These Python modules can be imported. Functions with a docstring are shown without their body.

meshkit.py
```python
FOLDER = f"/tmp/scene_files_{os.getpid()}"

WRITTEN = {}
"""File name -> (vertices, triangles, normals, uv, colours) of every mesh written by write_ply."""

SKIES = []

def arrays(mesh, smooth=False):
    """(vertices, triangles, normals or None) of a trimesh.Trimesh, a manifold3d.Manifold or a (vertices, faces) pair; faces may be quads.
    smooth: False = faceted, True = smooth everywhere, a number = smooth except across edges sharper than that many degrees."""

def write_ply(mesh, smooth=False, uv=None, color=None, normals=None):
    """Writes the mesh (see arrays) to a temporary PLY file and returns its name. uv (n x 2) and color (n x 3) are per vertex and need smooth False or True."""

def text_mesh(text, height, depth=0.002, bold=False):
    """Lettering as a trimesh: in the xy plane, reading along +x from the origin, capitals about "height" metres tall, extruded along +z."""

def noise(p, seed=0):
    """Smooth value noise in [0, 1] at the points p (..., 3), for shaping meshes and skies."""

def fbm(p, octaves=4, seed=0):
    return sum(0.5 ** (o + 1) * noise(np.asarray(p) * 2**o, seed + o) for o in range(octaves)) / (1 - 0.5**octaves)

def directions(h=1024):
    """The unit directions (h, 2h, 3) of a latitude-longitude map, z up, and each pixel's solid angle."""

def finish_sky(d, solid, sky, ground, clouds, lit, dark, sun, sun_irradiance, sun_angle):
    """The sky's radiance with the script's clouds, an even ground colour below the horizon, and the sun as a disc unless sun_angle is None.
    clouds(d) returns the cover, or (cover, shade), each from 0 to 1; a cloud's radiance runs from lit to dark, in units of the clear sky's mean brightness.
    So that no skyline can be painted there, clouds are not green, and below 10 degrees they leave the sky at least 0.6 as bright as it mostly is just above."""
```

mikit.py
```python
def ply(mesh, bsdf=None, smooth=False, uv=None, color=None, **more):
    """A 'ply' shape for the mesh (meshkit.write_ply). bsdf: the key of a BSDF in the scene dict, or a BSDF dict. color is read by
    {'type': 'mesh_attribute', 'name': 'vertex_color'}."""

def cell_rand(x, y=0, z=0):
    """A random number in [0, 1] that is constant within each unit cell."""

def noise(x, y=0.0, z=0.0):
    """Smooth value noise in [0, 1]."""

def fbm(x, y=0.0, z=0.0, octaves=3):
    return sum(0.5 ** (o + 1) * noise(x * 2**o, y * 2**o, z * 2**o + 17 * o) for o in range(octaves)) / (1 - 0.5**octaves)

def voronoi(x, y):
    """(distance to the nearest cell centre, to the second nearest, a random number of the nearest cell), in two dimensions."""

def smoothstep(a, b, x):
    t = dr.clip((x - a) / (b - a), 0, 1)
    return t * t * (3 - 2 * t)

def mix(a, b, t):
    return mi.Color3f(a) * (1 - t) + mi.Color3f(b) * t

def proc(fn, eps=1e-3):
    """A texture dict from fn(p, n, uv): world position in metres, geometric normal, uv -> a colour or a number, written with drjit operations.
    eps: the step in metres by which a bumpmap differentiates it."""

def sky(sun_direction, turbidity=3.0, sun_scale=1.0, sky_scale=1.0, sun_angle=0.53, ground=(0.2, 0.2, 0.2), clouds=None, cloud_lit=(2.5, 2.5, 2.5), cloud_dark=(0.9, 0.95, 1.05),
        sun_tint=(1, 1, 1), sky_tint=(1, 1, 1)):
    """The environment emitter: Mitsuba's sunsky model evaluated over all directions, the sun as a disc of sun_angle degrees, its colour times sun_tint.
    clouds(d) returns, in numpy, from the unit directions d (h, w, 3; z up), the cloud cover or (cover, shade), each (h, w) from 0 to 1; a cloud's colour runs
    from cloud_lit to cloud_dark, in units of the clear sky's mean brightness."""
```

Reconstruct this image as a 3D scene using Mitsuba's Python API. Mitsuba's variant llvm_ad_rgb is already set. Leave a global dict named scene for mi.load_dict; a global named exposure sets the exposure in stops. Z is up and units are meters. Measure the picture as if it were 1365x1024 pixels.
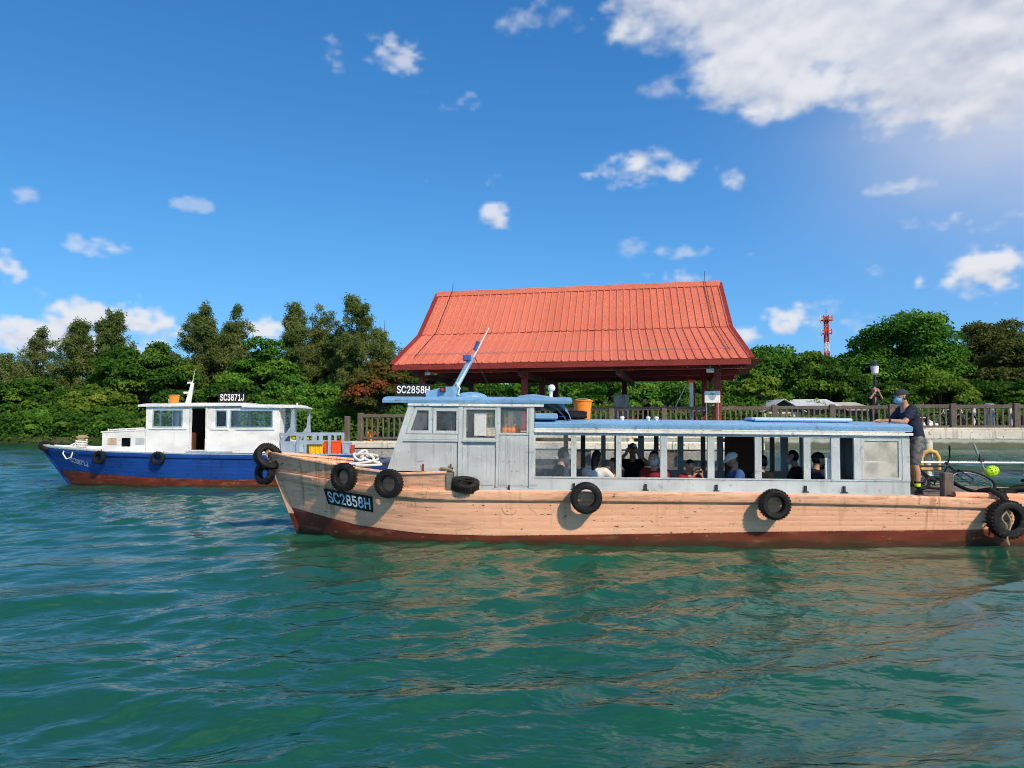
import math, numpy as np, trimesh, manifold3d as m3, drjit as dr, mitsuba as mi, mikit, meshkit
from shapely.geometry import Polygon, box as rect
from shapely import affinity
from mikit import proc, noise, fbm, mix, smoothstep, cell_rand

scene, labels, _count = {}, {}, {}
PI = math.pi
TF = mi.ScalarTransform4f

# ------------------------------------------------------------------ camera, sky, exposure
EYE = (0.0, 0.0, 1.85)
PITCH = math.atan(59 / 1031)
scene['camera'] = {'type': 'perspective', 'fov': 67.0, 'fov_axis': 'x', 'near_clip': 0.05, 'far_clip': 3000.0,
                   'to_world': TF().look_at(origin=list(EYE), target=[0, math.cos(PITCH), EYE[2] + math.sin(PITCH)], up=[0, 0, 1])}
exposure = 1.6
SUN = (0.47, -0.66, 0.60)

# clouds: (azimuth from +y towards +x, elevation, half sizes, strength, softness) in degrees
PUFFS = [
    (24.0, 27.5, 14, 5.8, 2.8, 1.0), (19.8, 23.2, 5.6, 3.2, 2.0, 0.9), (12.0, 28.3, 5.5, 2.6, 1.5, 0.8), (17.0, 24.6, 4.6, 3.0, 1.9, 0.7), (31.0, 23.0, 9, 6.0, 2.2, 1.2),
    (2.5, 28.8, 3.5, 1.6, 0.45, 1.0), (11.4, 23.6, 2.2, 0.7, 0.55, 0.8),
    (10.0, 18.3, 4.0, 1.35, 0.95, 0.6), (16.0, 17.6, 1.3, 1.25, 0.85, 0.6), (-1.3, 15.3, 1.6, 1.0, 0.75, 0.7), (-0.6, 17.9, 1.2, 0.5, 0.4, 0.8),
    (-4.9, 23.1, 2.0, 0.8, 0.5, 0.8), (-8.4, 26.3, 2.5, 1.5, 0.58, 0.9), (-13.2, 25.2, 0.9, 1.3, 0.35, 0.9), (-22.4, 14.9, 1.2, 0.7, 0.33, 0.9),
    (-29.0, 11.7, 1.8, 0.7, 0.55, 0.8), (-32.6, 14.3, 0.9, 0.6, 0.4, 0.9), (-33.4, 9.8, 0.9, 1.1, 0.9, 0.6), (-31.5, 8.3, 0.7, 0.45, 0.4, 0.8),
    (31.6, 9.5, 3.1, 1.7, 1.05, 0.5), (27.2, 15.8, 1.9, 0.6, 0.5, 0.8), (31.0, 13.0, 3.0, 0.8, 0.5, 0.9), (12.5, 12.6, 1.6, 0.55, 0.4, 0.8),
    (12.2, 10.9, 1.7, 0.6, 0.65, 0.7), (8.4, 13.1, 1.2, 0.8, 0.28, 0.9), (26.0, 10.4, 0.8, 0.5, 0.35, 0.8), (19.8, 7.4, 1.7, 1.2, 0.85, 0.6),
    (16.6, 6.6, 1.8, 0.9, 0.85, 0.6), (22.2, 7.2, 2.6, 1.6, 0.42, 1.2), (-29.2, 7.0, 2.8, 1.35, 1.05, 0.5), (-31.6, 5.9, 2.8, 1.4, 0.95, 0.5),
    (-25.5, 6.9, 2.6, 1.6, 0.9, 0.7), (-17.8, 6.8, 1.1, 1.0, 0.9, 0.6), (-33.2, 5.2, 2.6, 1.2, 0.95, 0.5), (-27.6, 5.6, 3.4, 1.6, 0.85, 0.7),
    (52.0, 20.0, 14, 7.0, 0.9, 1.2), (-58.0, 14.0, 9, 2.4, 0.8, 0.7), (-48.0, 8.0, 6, 1.6, 0.9, 0.6), (45.0, 8.0, 5, 1.6, 0.9, 0.6),
]


def clouds(d):
    x, y, z = d[..., 0], d[..., 1], d[..., 2]
    az, el = np.degrees(np.arctan2(x, y)), np.degrees(np.arcsin(np.clip(z, -1, 1)))
    a = az * np.cos(np.radians(np.minimum(el, 60)))
    q = np.stack([a / 2.4, el / 1.5, 0 * a + 3.1], -1)
    f = meshkit.fbm(q, 6, 11) - 0.5
    f2 = meshkit.fbm(q * 0.35 + 9.0, 4, 23) - 0.5
    fine = meshkit.fbm(q * 2.7 + 4.0, 4, 5) - 0.5
    field, might = np.full(a.shape, -1.0), np.ones(a.shape)
    for (pa, pe, ra, re, s, soft) in PUFFS:
        da = (az - pa) / ra
        de = (el - pe) / re
        r2 = da * da + np.where(de < 0, de * de * 1.7, de * de)
        one_ = max(s, 0.62) * (1 - np.minimum(r2, 4) * 0.8) - 0.10 * soft
        might = np.where(one_ > field, min(1.0, s * 1.15), might)
        field = np.maximum(field, one_)
    w = np.clip((np.abs(az) - 62) / 25, 0, 1) + np.clip((el - 38) / 15, 0, 1)
    dome = np.stack([x / (z + 0.35), y / (z + 0.35), 0 * x], -1)
    wild = (meshkit.fbm(dome * 2.3 + 31, 5, 3) - 0.53) * 5
    field = np.where(w > 0, np.maximum(field, np.minimum(w, 1) * wild - (1 - np.minimum(w, 1))), field)
    edge = field + f * 2.0 + f2 * 0.6 + fine * (1.2 + 1.5 * (1 - np.clip((el - 12) / 14, 0, 1) * np.clip((az + 5) / 20, 0, 1)))
    big = np.clip((el - 12) / 14, 0, 1) * np.clip((az + 5) / 20, 0, 1)
    t = np.clip((edge - 0.05) / (1.05 + 0.5 * big), 0, 1)
    cover = t * t * (3 - 2 * t) * might
    veil = 0.92 * np.exp(-((az - 36) / 11.0) ** 2 - ((el - 20.0) / 7.0) ** 2) * (0.8 + 0.9 * f2)
    low = 0.30 * np.exp(-np.maximum(el, 0) / 7.0)
    above = np.roll(edge, 5, 0)
    big = np.clip((el - 12) / 14, 0, 1) * np.clip((az + 5) / 20, 0, 1)
    shade = np.clip(0.12 + 0.42 * (above - edge + 0.12) + big * (0.16 + f2 * 1.6) + np.clip(edge - 0.9, 0, 1) * 0.15, 0, 1)
    thin = np.clip(veil + low, 0, 0.8)
    total = 1 - (1 - cover * 0.96) * (1 - thin)
    return total, np.clip((shade * cover + 0.25 * thin * (1 - cover)) / np.maximum(total, 1e-3), 0, 1)


scene['sky'] = mikit.sky(SUN, turbidity=2.7, sky_tint=(0.40, 1.06, 1.56), clouds=clouds, cloud_lit=(2.75, 2.8, 2.95), cloud_dark=(1.45, 1.65, 2.1))

# ------------------------------------------------------------------ helpers
def numbered(k):
    n = _count.get(k, 0)
    _count[k] = n + 1
    return k if n == 0 else f'{k}_{n:03d}'


def thing(name, label, cat, group=None, kind=None):
    k = numbered(name)
    labels[k] = {'label': label, 'category': cat}
    if group:
        labels[k]['group'] = group
    if kind:
        labels[k]['kind'] = kind
    return k


XF = [np.eye(4)]


def put(parent, name, mesh, mat, smooth=30, label=None, kind=None, uv=None):
    k = numbered(f'{parent}__{name}') if parent else name
    if isinstance(mesh, (list,)):
        mesh = trimesh.util.concatenate(mesh)
    mesh = mesh.copy()
    mesh.apply_transform(XF[0])
    scene[k] = mikit.ply(mesh, mat, smooth, uv=uv)
    if label or kind:
        labels[k] = {}
        if label:
            labels[k]['label'] = label
        if kind:
            labels[k]['kind'] = kind
    return k


def one(name, mesh, mat, label, cat, group=None, smooth=30, kind=None, uv=None):
    k = thing(name, label, cat, group, kind)
    put(None, k, mesh, mat, smooth, uv=uv)
    labels[k] = {'label': label, 'category': cat, **({'group': group} if group else {}), **({'kind': kind} if kind else {})}
    return k


def T(x=0, y=0, z=0):
    return trimesh.transformations.translation_matrix([x, y, z])


def R(deg, ax, pt=None):
    return trimesh.transformations.rotation_matrix(math.radians(deg), ax, pt)


class at_xf:
    def __init__(self, m):
        self.m = m

    def __enter__(self):
        self.old = XF[0]
        XF[0] = self.old @ self.m

    def __exit__(self, *a):
        XF[0] = self.old


def bx(x0, x1, y0, y1, z0, z1, c=0.006):
    c = min(c, 0.45 * min(x1 - x0, y1 - y0, z1 - z0))
    v = []
    for x, sx in ((x0, 1), (x1, -1)):
        for y, sy in ((y0, 1), (y1, -1)):
            for z, sz in ((z0, 1), (z1, -1)):
                v += [(x + sx * c, y + sy * c, z), (x + sx * c, y, z + sz * c), (x, y + sy * c, z + sz * c)]
    return trimesh.convex.convex_hull(np.array(v))


def hullof(pts):
    return trimesh.convex.convex_hull(np.array(pts, float))


def beam(p, q, w, h, up=(0, 0, 1)):
    p, q = np.array(p, float), np.array(q, float)
    t = q - p
    L = np.linalg.norm(t)
    t /= L
    s = np.cross(up, t)
    s /= np.linalg.norm(s)
    u = np.cross(t, s)
    m = bx(0, L, -w / 2, w / 2, -h / 2, h / 2, min(w, h) * 0.12)
    M = np.eye(4)
    M[:3, 0], M[:3, 1], M[:3, 2], M[:3, 3] = t, s, u, p
    m.apply_transform(M)
    return m


def tube(pts, r, sides=8, closed=False):
    p = np.array(pts, float)
    n = len(p)
    t = (np.roll(p, -1, 0) - np.roll(p, 1, 0)) if closed else np.gradient(p, axis=0)
    t /= np.linalg.norm(t, axis=1, keepdims=True) + 1e-12
    a = np.zeros_like(p)
    prev = np.cross(t[0], [0, 0, 1.0] if abs(t[0][2]) < 0.9 else [1.0, 0, 0])
    for i in range(n):
        prev = prev - t[i] * np.dot(prev, t[i])
        prev /= np.linalg.norm(prev) + 1e-12
        a[i] = prev
    b = np.cross(t, a)
    r = np.broadcast_to(r, (n,))
    ang = np.arange(sides) * 2 * PI / sides
    v = (p[:, None] + r[:, None, None] * (np.cos(ang)[None, :, None] * a[:, None] + np.sin(ang)[None, :, None] * b[:, None])).reshape(-1, 3)
    f = []
    for i in range(n if closed else n - 1):
        i2 = (i + 1) % n
        for j in range(sides):
            j2 = (j + 1) % sides
            f += [(i * sides + j, i2 * sides + j2, i2 * sides + j), (i * sides + j, i * sides + j2, i2 * sides + j2)]
    if not closed:
        for base, flip in ((0, 0), ((n - 1) * sides, 1)):
            for j in range(1, sides - 1):
                f.append((base, base + j + 1, base + j) if not flip else (base, base + j, base + j + 1))
    m = trimesh.Trimesh(v, np.array(f), process=False)
    m.fix_normals() if False else None
    return m


def rod(p, q, r, sides=10, r2=None):
    return tube([p, q], [r, r if r2 is None else r2], sides)


def lathe(profile, n=24):
    """profile: (radius, z) pairs."""
    p = np.array(profile, float)
    ang = np.arange(n) * 2 * PI / n
    v = np.stack([p[:, None, 0] * np.cos(ang), p[:, None, 0] * np.sin(ang), np.broadcast_to(p[:, None, 1], (len(p), n))], -1).reshape(-1, 3)
    f = []
    for i in range(len(p) - 1):
        for j in range(n):
            j2 = (j + 1) % n
            f += [(i * n + j, i * n + j2, (i + 1) * n + j2), (i * n + j, (i + 1) * n + j2, (i + 1) * n + j)]
    return trimesh.Trimesh(v, np.array(f), process=False)


def prism(poly, y0, y1):
    """A polygon drawn in x, z; thick from y0 to y1."""
    g = trimesh.creation.extrude_polygon(poly, y1 - y0, engine='earcut')
    v = g.vertices.copy()
    g = trimesh.Trimesh(np.stack([v[:, 0], y1 - v[:, 2], v[:, 1]], -1), g.faces, process=False)
    return g


def flat(poly, z0, z1):
    g = trimesh.creation.extrude_polygon(poly, z1 - z0, engine='earcut')
    g.apply_translation([0, 0, z0])
    return g


def sheet(rows, thick=None):
    """A grid of points (m, n, 3) as a surface."""
    g = np.array(rows, float)
    m, n = g.shape[:2]
    i, j = np.meshgrid(np.arange(m - 1), np.arange(n - 1), indexing='ij')
    q = np.stack([i * n + j, i * n + j + 1, (i + 1) * n + j + 1, (i + 1) * n + j], -1).reshape(-1, 4)
    return trimesh.Trimesh(g.reshape(-1, 3), np.vstack([q[:, [0, 1, 2]], q[:, [0, 2, 3]]]), process=False)


def ball(c, r, sub=2, sc=(1, 1, 1)):
    m = trimesh.creation.icosphere(subdivisions=sub, radius=1)
    m.apply_scale([r * sc[0], r * sc[1], r * sc[2]])
    m.apply_translation(c)
    return m


def flesh(bones, edge=0.03, it=6, extra=()):
    """One continuous body: the hull of the spheres at the two ends of every bone, joined and smoothed."""
    parts = []
    for a, ra, b, rb in bones:
        s = [m3.Manifold.sphere(ra, 14).translate(tuple(map(float, a))), m3.Manifold.sphere(rb, 14).translate(tuple(map(float, b)))]
        parts.append(m3.Manifold.batch_hull(s))
    m = m3.Manifold.batch_boolean(parts + list(extra), m3.OpType.Add).refine_to_length(edge)
    k = m.to_mesh()
    tm = trimesh.Trimesh(k.vert_properties[:, :3], k.tri_verts, process=False)
    if it:
        trimesh.smoothing.filter_taubin(tm, 0.5, 0.53, it)
    return tm


def ellipsoid(c, r):
    return m3.Manifold.sphere(1.0, 24).scale(tuple(map(float, r))).translate(tuple(map(float, c)))


def tomesh(m):
    k = m.to_mesh()
    return trimesh.Trimesh(k.vert_properties[:, :3], k.tri_verts, process=False)


def place(ax_from_z, c):
    """Matrix that turns +z to the axis and moves the origin to c."""
    M = trimesh.geometry.align_vectors([0, 0, 1], np.array(ax_from_z, float) / np.linalg.norm(ax_from_z))
    M = M.copy()
    M[:3, 3] = c
    return M

# ------------------------------------------------------------------ materials
def bsdf(name, d):
    scene[name] = d
    return name


def paint(name, col, rough=0.45, spec=0.4, dirt=None, dirt_col=(0.08, 0.07, 0.055), metallic=0.0, bump=None):
    base = {'type': 'rgb', 'value': list(col)} if dirt is None else proc(dirt if callable(dirt) else wear(col, dirt_col, dirt))
    b = {'type': 'principled', 'base_color': base, 'roughness': rough, 'specular': spec, 'metallic': metallic}
    if bump:
        b = {'type': 'bumpmap', 'tex': proc(bump[0], bump[1]), 'scale': 1.0, 'bsdf': b}
    return bsdf(name, {'type': 'twosided', 'bsdf': b})


def wear(col, dcol, amount, sx=1.0):
    """Paint with slightly uneven tone, dark scuffs and vertical weather streaks."""
    c0 = tuple(min(1, c * 1.06) for c in col)
    c1 = tuple(c * 0.86 for c in col)

    def fn(p, n, uv):
        x, y, z = p.x * sx, p.y * sx, p.z * sx
        tone = fbm(x * 1.7, y * 1.7, z * 2.6, 3)
        streak = fbm(x * 14, y * 9, z * 1.3, 3)
        spots = fbm(x * 13 + 5, y * 13, z * 13, 4) + 0.10 * (noise(x * 1.1, y * 1.1, z * 1.6) - 0.6)
        c = mix(c0, c1, smoothstep(0.3, 0.7, tone))
        c = mix(c, dcol, smoothstep(0.56, 0.78, streak) * amount * 0.55)
        return mix(c, dcol, smoothstep(0.66, 0.74, spots) * amount)
    return fn


def peach_fn(p, n, uv):
    x, y, z = p.x, p.y, p.z
    lz = z + 0.0095 * x
    tone = fbm(x * 1.2, y, z * 3.5, 3)
    c = mix((0.84, 0.465, 0.30), (0.81, 0.43, 0.27), smoothstep(0.3, 0.72, tone))
    chalk = fbm(x * 5 + 3, y * 4, z * 9, 4)
    c = mix(c, (0.84, 0.56, 0.41), smoothstep(0.58, 0.74, chalk) * 0.5)
    streak = fbm(x * 16, 0.0, z * 1.6, 3)
    c = mix(c, (0.40, 0.20, 0.10), smoothstep(0.62, 0.82, streak) * 0.25)
    # hairline cracks along the planks and a few upright butt joints
    crack = dr.abs(fbm(x * 0.9 + 7, 0.0, z * 7.5, 4) - 0.5)
    c = mix(c, (0.20, 0.10, 0.06), (1 - smoothstep(0.0, 0.006, crack)) * smoothstep(0.45, 0.6, noise(x * 1.7, 3.0, z * 3)) * 0.75)
    butt = dr.abs(fbm(x * 1.6, 4.0, z * 0.8, 3) - 0.5)
    c = mix(c, (0.22, 0.11, 0.07), (1 - smoothstep(0.0, 0.004, butt)) * smoothstep(0.5, 0.62, noise(x * 1.3, 9.0, z * 4)) * 0.7)
    # knocks and bare wood along the rubbing edge
    g = fbm(x * 4, y * 5, z * 24, 4)
    band = smoothstep(0.60, 0.70, lz) * smoothstep(0.52, 0.64, g)
    c = mix(c, (0.22, 0.13, 0.07), band * 0.35)
    # rust runs under the rubbing edge at a few fastenings, scrapes where the tyres rub
    run = smoothstep(0.66, 0.80, noise(x * 2.3 + 11, 0.0, 0.0)) * smoothstep(0.52, 0.70, fbm(x * 22, 1.0, z * 1.1, 2)) * smoothstep(0.12, 0.55, lz)
    c = mix(c, (0.33, 0.12, 0.045), run * 0.55)
    rub = smoothstep(0.60, 0.72, fbm(x * 2.6 + 30, 2.0, z * 19, 4)) * smoothstep(0.5, 0.68, noise(x * 0.8 + 2, 7.0, 0.0))
    c = mix(c, (0.46, 0.27, 0.17), rub * 0.6)
    chip = fbm(x * 13 + 2, y * 9, z * 21, 4)
    c = mix(c, (0.07, 0.05, 0.035), smoothstep(0.735, 0.78, chip) * 0.85)
    return c


def red_bottom_fn(p, n, uv):
    x, z = p.x, p.z
    t = fbm(x * 2.2, p.y, z * 5, 4)
    c = mix((0.20, 0.040, 0.022), (0.125, 0.026, 0.016), smoothstep(0.3, 0.7, t))
    s = fbm(x * 9, p.y * 3, z * 22, 4)
    c = mix(c, (0.42, 0.22, 0.17), smoothstep(0.69, 0.77, s) * 0.6)
    worn = smoothstep(0.60, 0.72, fbm(x * 3.1 + 4, p.y, z * 9, 4))
    c = mix(c, (0.30, 0.13, 0.09), worn * 0.45)
    slime = smoothstep(0.13, 0.03, z - 0.10 * fbm(x * 2.6, 0.0, 0.0, 4)) * smoothstep(0.35, 0.6, fbm(x * 7, 1.0, z * 6, 3))
    c = mix(c, (0.045, 0.060, 0.018), slime * 0.35)
    wet = smoothstep(0.07, 0.0, z - 0.05 * fbm(x * 3, 0.0, 0.0, 3))
    return mix(c, (0.04, 0.032, 0.018), wet * 0.75)


paint('peach_paint', (0.7, 0.4, 0.25), 0.55, 0.3, peach_fn, bump=(lambda p, n, uv: 0.0035 * fbm(p.x * 5, p.y * 3, p.z * 11, 4) + 0.012 * fbm(p.x * 1.3, p.y, p.z * 2.2, 2), 0.004))
paint('red_bottom_paint', (0.2, 0.04, 0.02), 0.5, 0.3, red_bottom_fn, bump=(lambda p, n, uv: 0.008 * fbm(p.x * 6, p.y * 3, p.z * 12, 4), 0.004))
paint('grey_paint', (0.47, 0.52, 0.54), 0.5, 0.35, 0.28, bump=(lambda p, n, uv: 0.003 * fbm(p.x * 45, p.y * 45, p.z * 2.5, 3), 0.003))
paint('grey_board_paint', (0.47, 0.51, 0.53), 0.55, 0.3, 0.34, bump=(lambda p, n, uv: 0.004 * smoothstep(0.06, 0.0, dr.abs((p.x * 13.0 - dr.floor(p.x * 13.0)) - 0.5)) * -1.0 + 0.002 * fbm(p.x * 50, p.y * 50, p.z * 3, 3), 0.003))
paint('white_trim_paint', (0.74, 0.76, 0.75), 0.45, 0.4, 0.5)
paint('sky_blue_paint', (0.18, 0.37, 0.60), 0.4, 0.45, 0.45)
paint('deck_blue_paint', (0.045, 0.10, 0.30), 0.5, 0.4, 0.6)
paint('blue_hull_paint', (0.010, 0.058, 0.29), 0.33, 0.5, 0.5, (0.01, 0.02, 0.06), bump=(lambda p, n, uv: 0.01 * fbm(p.x * 2, p.y * 2, p.z * 5, 4), 0.006))
paint('white_paint', (0.80, 0.81, 0.80), 0.35, 0.45, 0.25, (0.35, 0.3, 0.24))
paint('pale_blue_grey_paint', (0.33, 0.42, 0.53), 0.45, 0.4, 0.3)
paint('rubber', (0.014, 0.014, 0.015), 0.62, 0.25, lambda p, n, uv: mix((0.009, 0.009, 0.010), (0.028, 0.026, 0.024), smoothstep(0.55, 0.8, fbm(p.x * 17, p.y * 17, p.z * 17, 3))))
paint('black_board', (0.012, 0.012, 0.014), 0.45, 0.4)
paint('white_letter', (0.80, 0.81, 0.80), 0.5, 0.3, 0.2, (0.3, 0.3, 0.3))
paint('faded_letter', (0.28, 0.36, 0.50), 0.6, 0.3)
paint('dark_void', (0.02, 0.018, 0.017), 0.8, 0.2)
paint('cabin_inside', (0.22, 0.20, 0.17), 0.7, 0.2, 0.5)
paint('brown_board', (0.13, 0.062, 0.033), 0.6, 0.3, 0.5)
paint('orange_plastic', (0.85, 0.25, 0.025), 0.4, 0.45)
paint('red_plastic', (0.85, 0.085, 0.012), 0.4, 0.45)
paint('yellow_plastic', (0.88, 0.50, 0.01), 0.4, 0.45)
paint('bright_yellow_plastic', (0.88, 0.72, 0.02), 0.4, 0.45)
paint('neon_plastic', (0.55, 0.88, 0.02), 0.3, 0.5)
paint('white_rope_fibre', (0.78, 0.77, 0.73), 0.8, 0.2)
paint('old_rope_fibre', (0.35, 0.28, 0.18), 0.9, 0.1)
paint('black_rope_fibre', (0.03, 0.03, 0.028), 0.9, 0.1)
paint('steel', (0.5, 0.52, 0.54), 0.35, 0.5, metallic=0.7)
paint('black_metal', (0.02, 0.021, 0.023), 0.4, 0.5)
paint('rusty_metal', (0.16, 0.07, 0.03), 0.7, 0.3, 0.8)
paint('red_light', (0.5, 0.02, 0.015), 0.2, 0.5)
paint('dark_wood', (0.085, 0.066, 0.056), 0.75, 0.25, wear((0.155, 0.125, 0.105), (0.04, 0.032, 0.026), 0.7, 2.0))
paint('pale_concrete', (0.76, 0.71, 0.60), 0.8, 0.2, 0.75, (0.20, 0.17, 0.12))
paint('grey_concrete', (0.38, 0.37, 0.34), 0.85, 0.2, 0.8, (0.12, 0.12, 0.08))


def tide_fn(p, n, uv):
    c = mix((0.46, 0.48, 0.42), (0.36, 0.39, 0.33), smoothstep(0.3, 0.7, fbm(p.x * 0.6, p.y * 0.6, p.z * 1.5, 4)))
    c = mix(c, (0.24, 0.24, 0.19), smoothstep(0.56, 0.75, fbm(p.x * 2.5, p.y, p.z * 0.4, 3)) * 0.5)
    return mix(c, (0.075, 0.085, 0.05), smoothstep(0.55, 0.30, p.z - 0.25 * fbm(p.x * 1.2, p.y, 0.0, 4)) * 0.85)


paint('quay_concrete', (0.42, 0.45, 0.40), 0.85, 0.2, tide_fn)
paint('pavilion_red', (0.25, 0.033, 0.024), 0.5, 0.35, 0.3, (0.08, 0.02, 0.015))
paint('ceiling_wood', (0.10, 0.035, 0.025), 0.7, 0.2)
for k, s in enumerate((1.0, 1.03, 0.97)):
    paint(f'roof_sheet_{"abc"[k]}', (0.66 * s, 0.15 * s, 0.09 * s), 0.42, 0.4, lambda p, n, uv, s=s: mix((0.62 * s, 0.178 * s, 0.110 * s), (0.585 * s, 0.160 * s, 0.097 * s), smoothstep(0.3, 0.7, fbm(p.x * 0.5, p.y * 0.5, p.z * 0.8, 3))))
paint('skin', (0.48, 0.26, 0.17), 0.5, 0.35)
paint('hair', (0.012, 0.010, 0.009), 0.5, 0.4)
paint('navy_cloth', (0.022, 0.028, 0.055), 0.9, 0.15, lambda p, n, uv: mix((0.020, 0.026, 0.05), (0.03, 0.036, 0.064), fbm(p.x * 40, p.y * 40, p.z * 40, 2)))
paint('shorts_cloth', (0.15, 0.15, 0.16), 0.9, 0.15, lambda p, n, uv: mix((0.09, 0.09, 0.10), (0.20, 0.20, 0.21), smoothstep(0.4, 0.6, fbm(p.x * 16, p.y * 16, p.z * 16, 3))))
paint('black_cloth', (0.02, 0.02, 0.022), 0.9, 0.15)
paint('charcoal_cloth', (0.05, 0.052, 0.06), 0.9, 0.15)
paint('white_cloth', (0.72, 0.73, 0.74), 0.9, 0.15)
paint('blue_cloth', (0.05, 0.12, 0.34), 0.9, 0.15)
paint('maroon_cloth', (0.22, 0.022, 0.03), 0.9, 0.15)
paint('mask_blue', (0.22, 0.48, 0.68), 0.8, 0.2)
paint('mask_grey', (0.52, 0.55, 0.60), 0.8, 0.2)
paint('green_plastic', (0.06, 0.35, 0.08), 0.5, 0.3)
paint('shed_metal', (0.52, 0.55, 0.57), 0.45, 0.4, 0.4)
paint('cream_wall', (0.62, 0.56, 0.45), 0.7, 0.2, 0.3)
paint('car_white', (0.78, 0.79, 0.80), 0.25, 0.5)
paint('tower_red', (0.55, 0.06, 0.035), 0.5, 0.3)
paint('bark', (0.12, 0.095, 0.075), 0.9, 0.1, 0.5)
bsdf('clear_pane', {'type': 'thindielectric', 'int_ior': 1.5})
bsdf('dusty_pane', {'type': 'blendbsdf', 'weight': proc(lambda p, n, uv: 0.06 + 0.20 * smoothstep(0.35, 0.75, fbm(p.x * 5, p.y * 5, p.z * 3, 4))),
                    'a': {'type': 'thindielectric', 'int_ior': 1.5}, 'b': {'type': 'principledthin', 'base_color': {'type': 'rgb', 'value': [0.55, 0.58, 0.58]}, 'roughness': 0.7, 'diff_trans': 1.0}})
bsdf('filthy_pane', {'type': 'blendbsdf', 'weight': proc(lambda p, n, uv: 0.62 + 0.34 * smoothstep(0.3, 0.7, fbm(p.x * 6, p.y * 5, p.z * 5, 4))),
                     'a': {'type': 'thindielectric', 'int_ior': 1.5}, 'b': {'type': 'principledthin', 'base_color': {'type': 'rgb', 'value': [0.72, 0.71, 0.64]}, 'roughness': 0.7, 'diff_trans': 0.5}})


def leaf_mat(name, a, b, c, trans=0.75):
    def fn(p, n, uv):
        col = mix(a, b, smoothstep(0.1, 0.9, uv.x))
        return mix(col, c, smoothstep(0.62, 0.95, uv.y))
    bsdf(name, {'type': 'principledthin', 'base_color': proc(fn), 'roughness': 0.55, 'diff_trans': trans, 'eta': 1.3})


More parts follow.
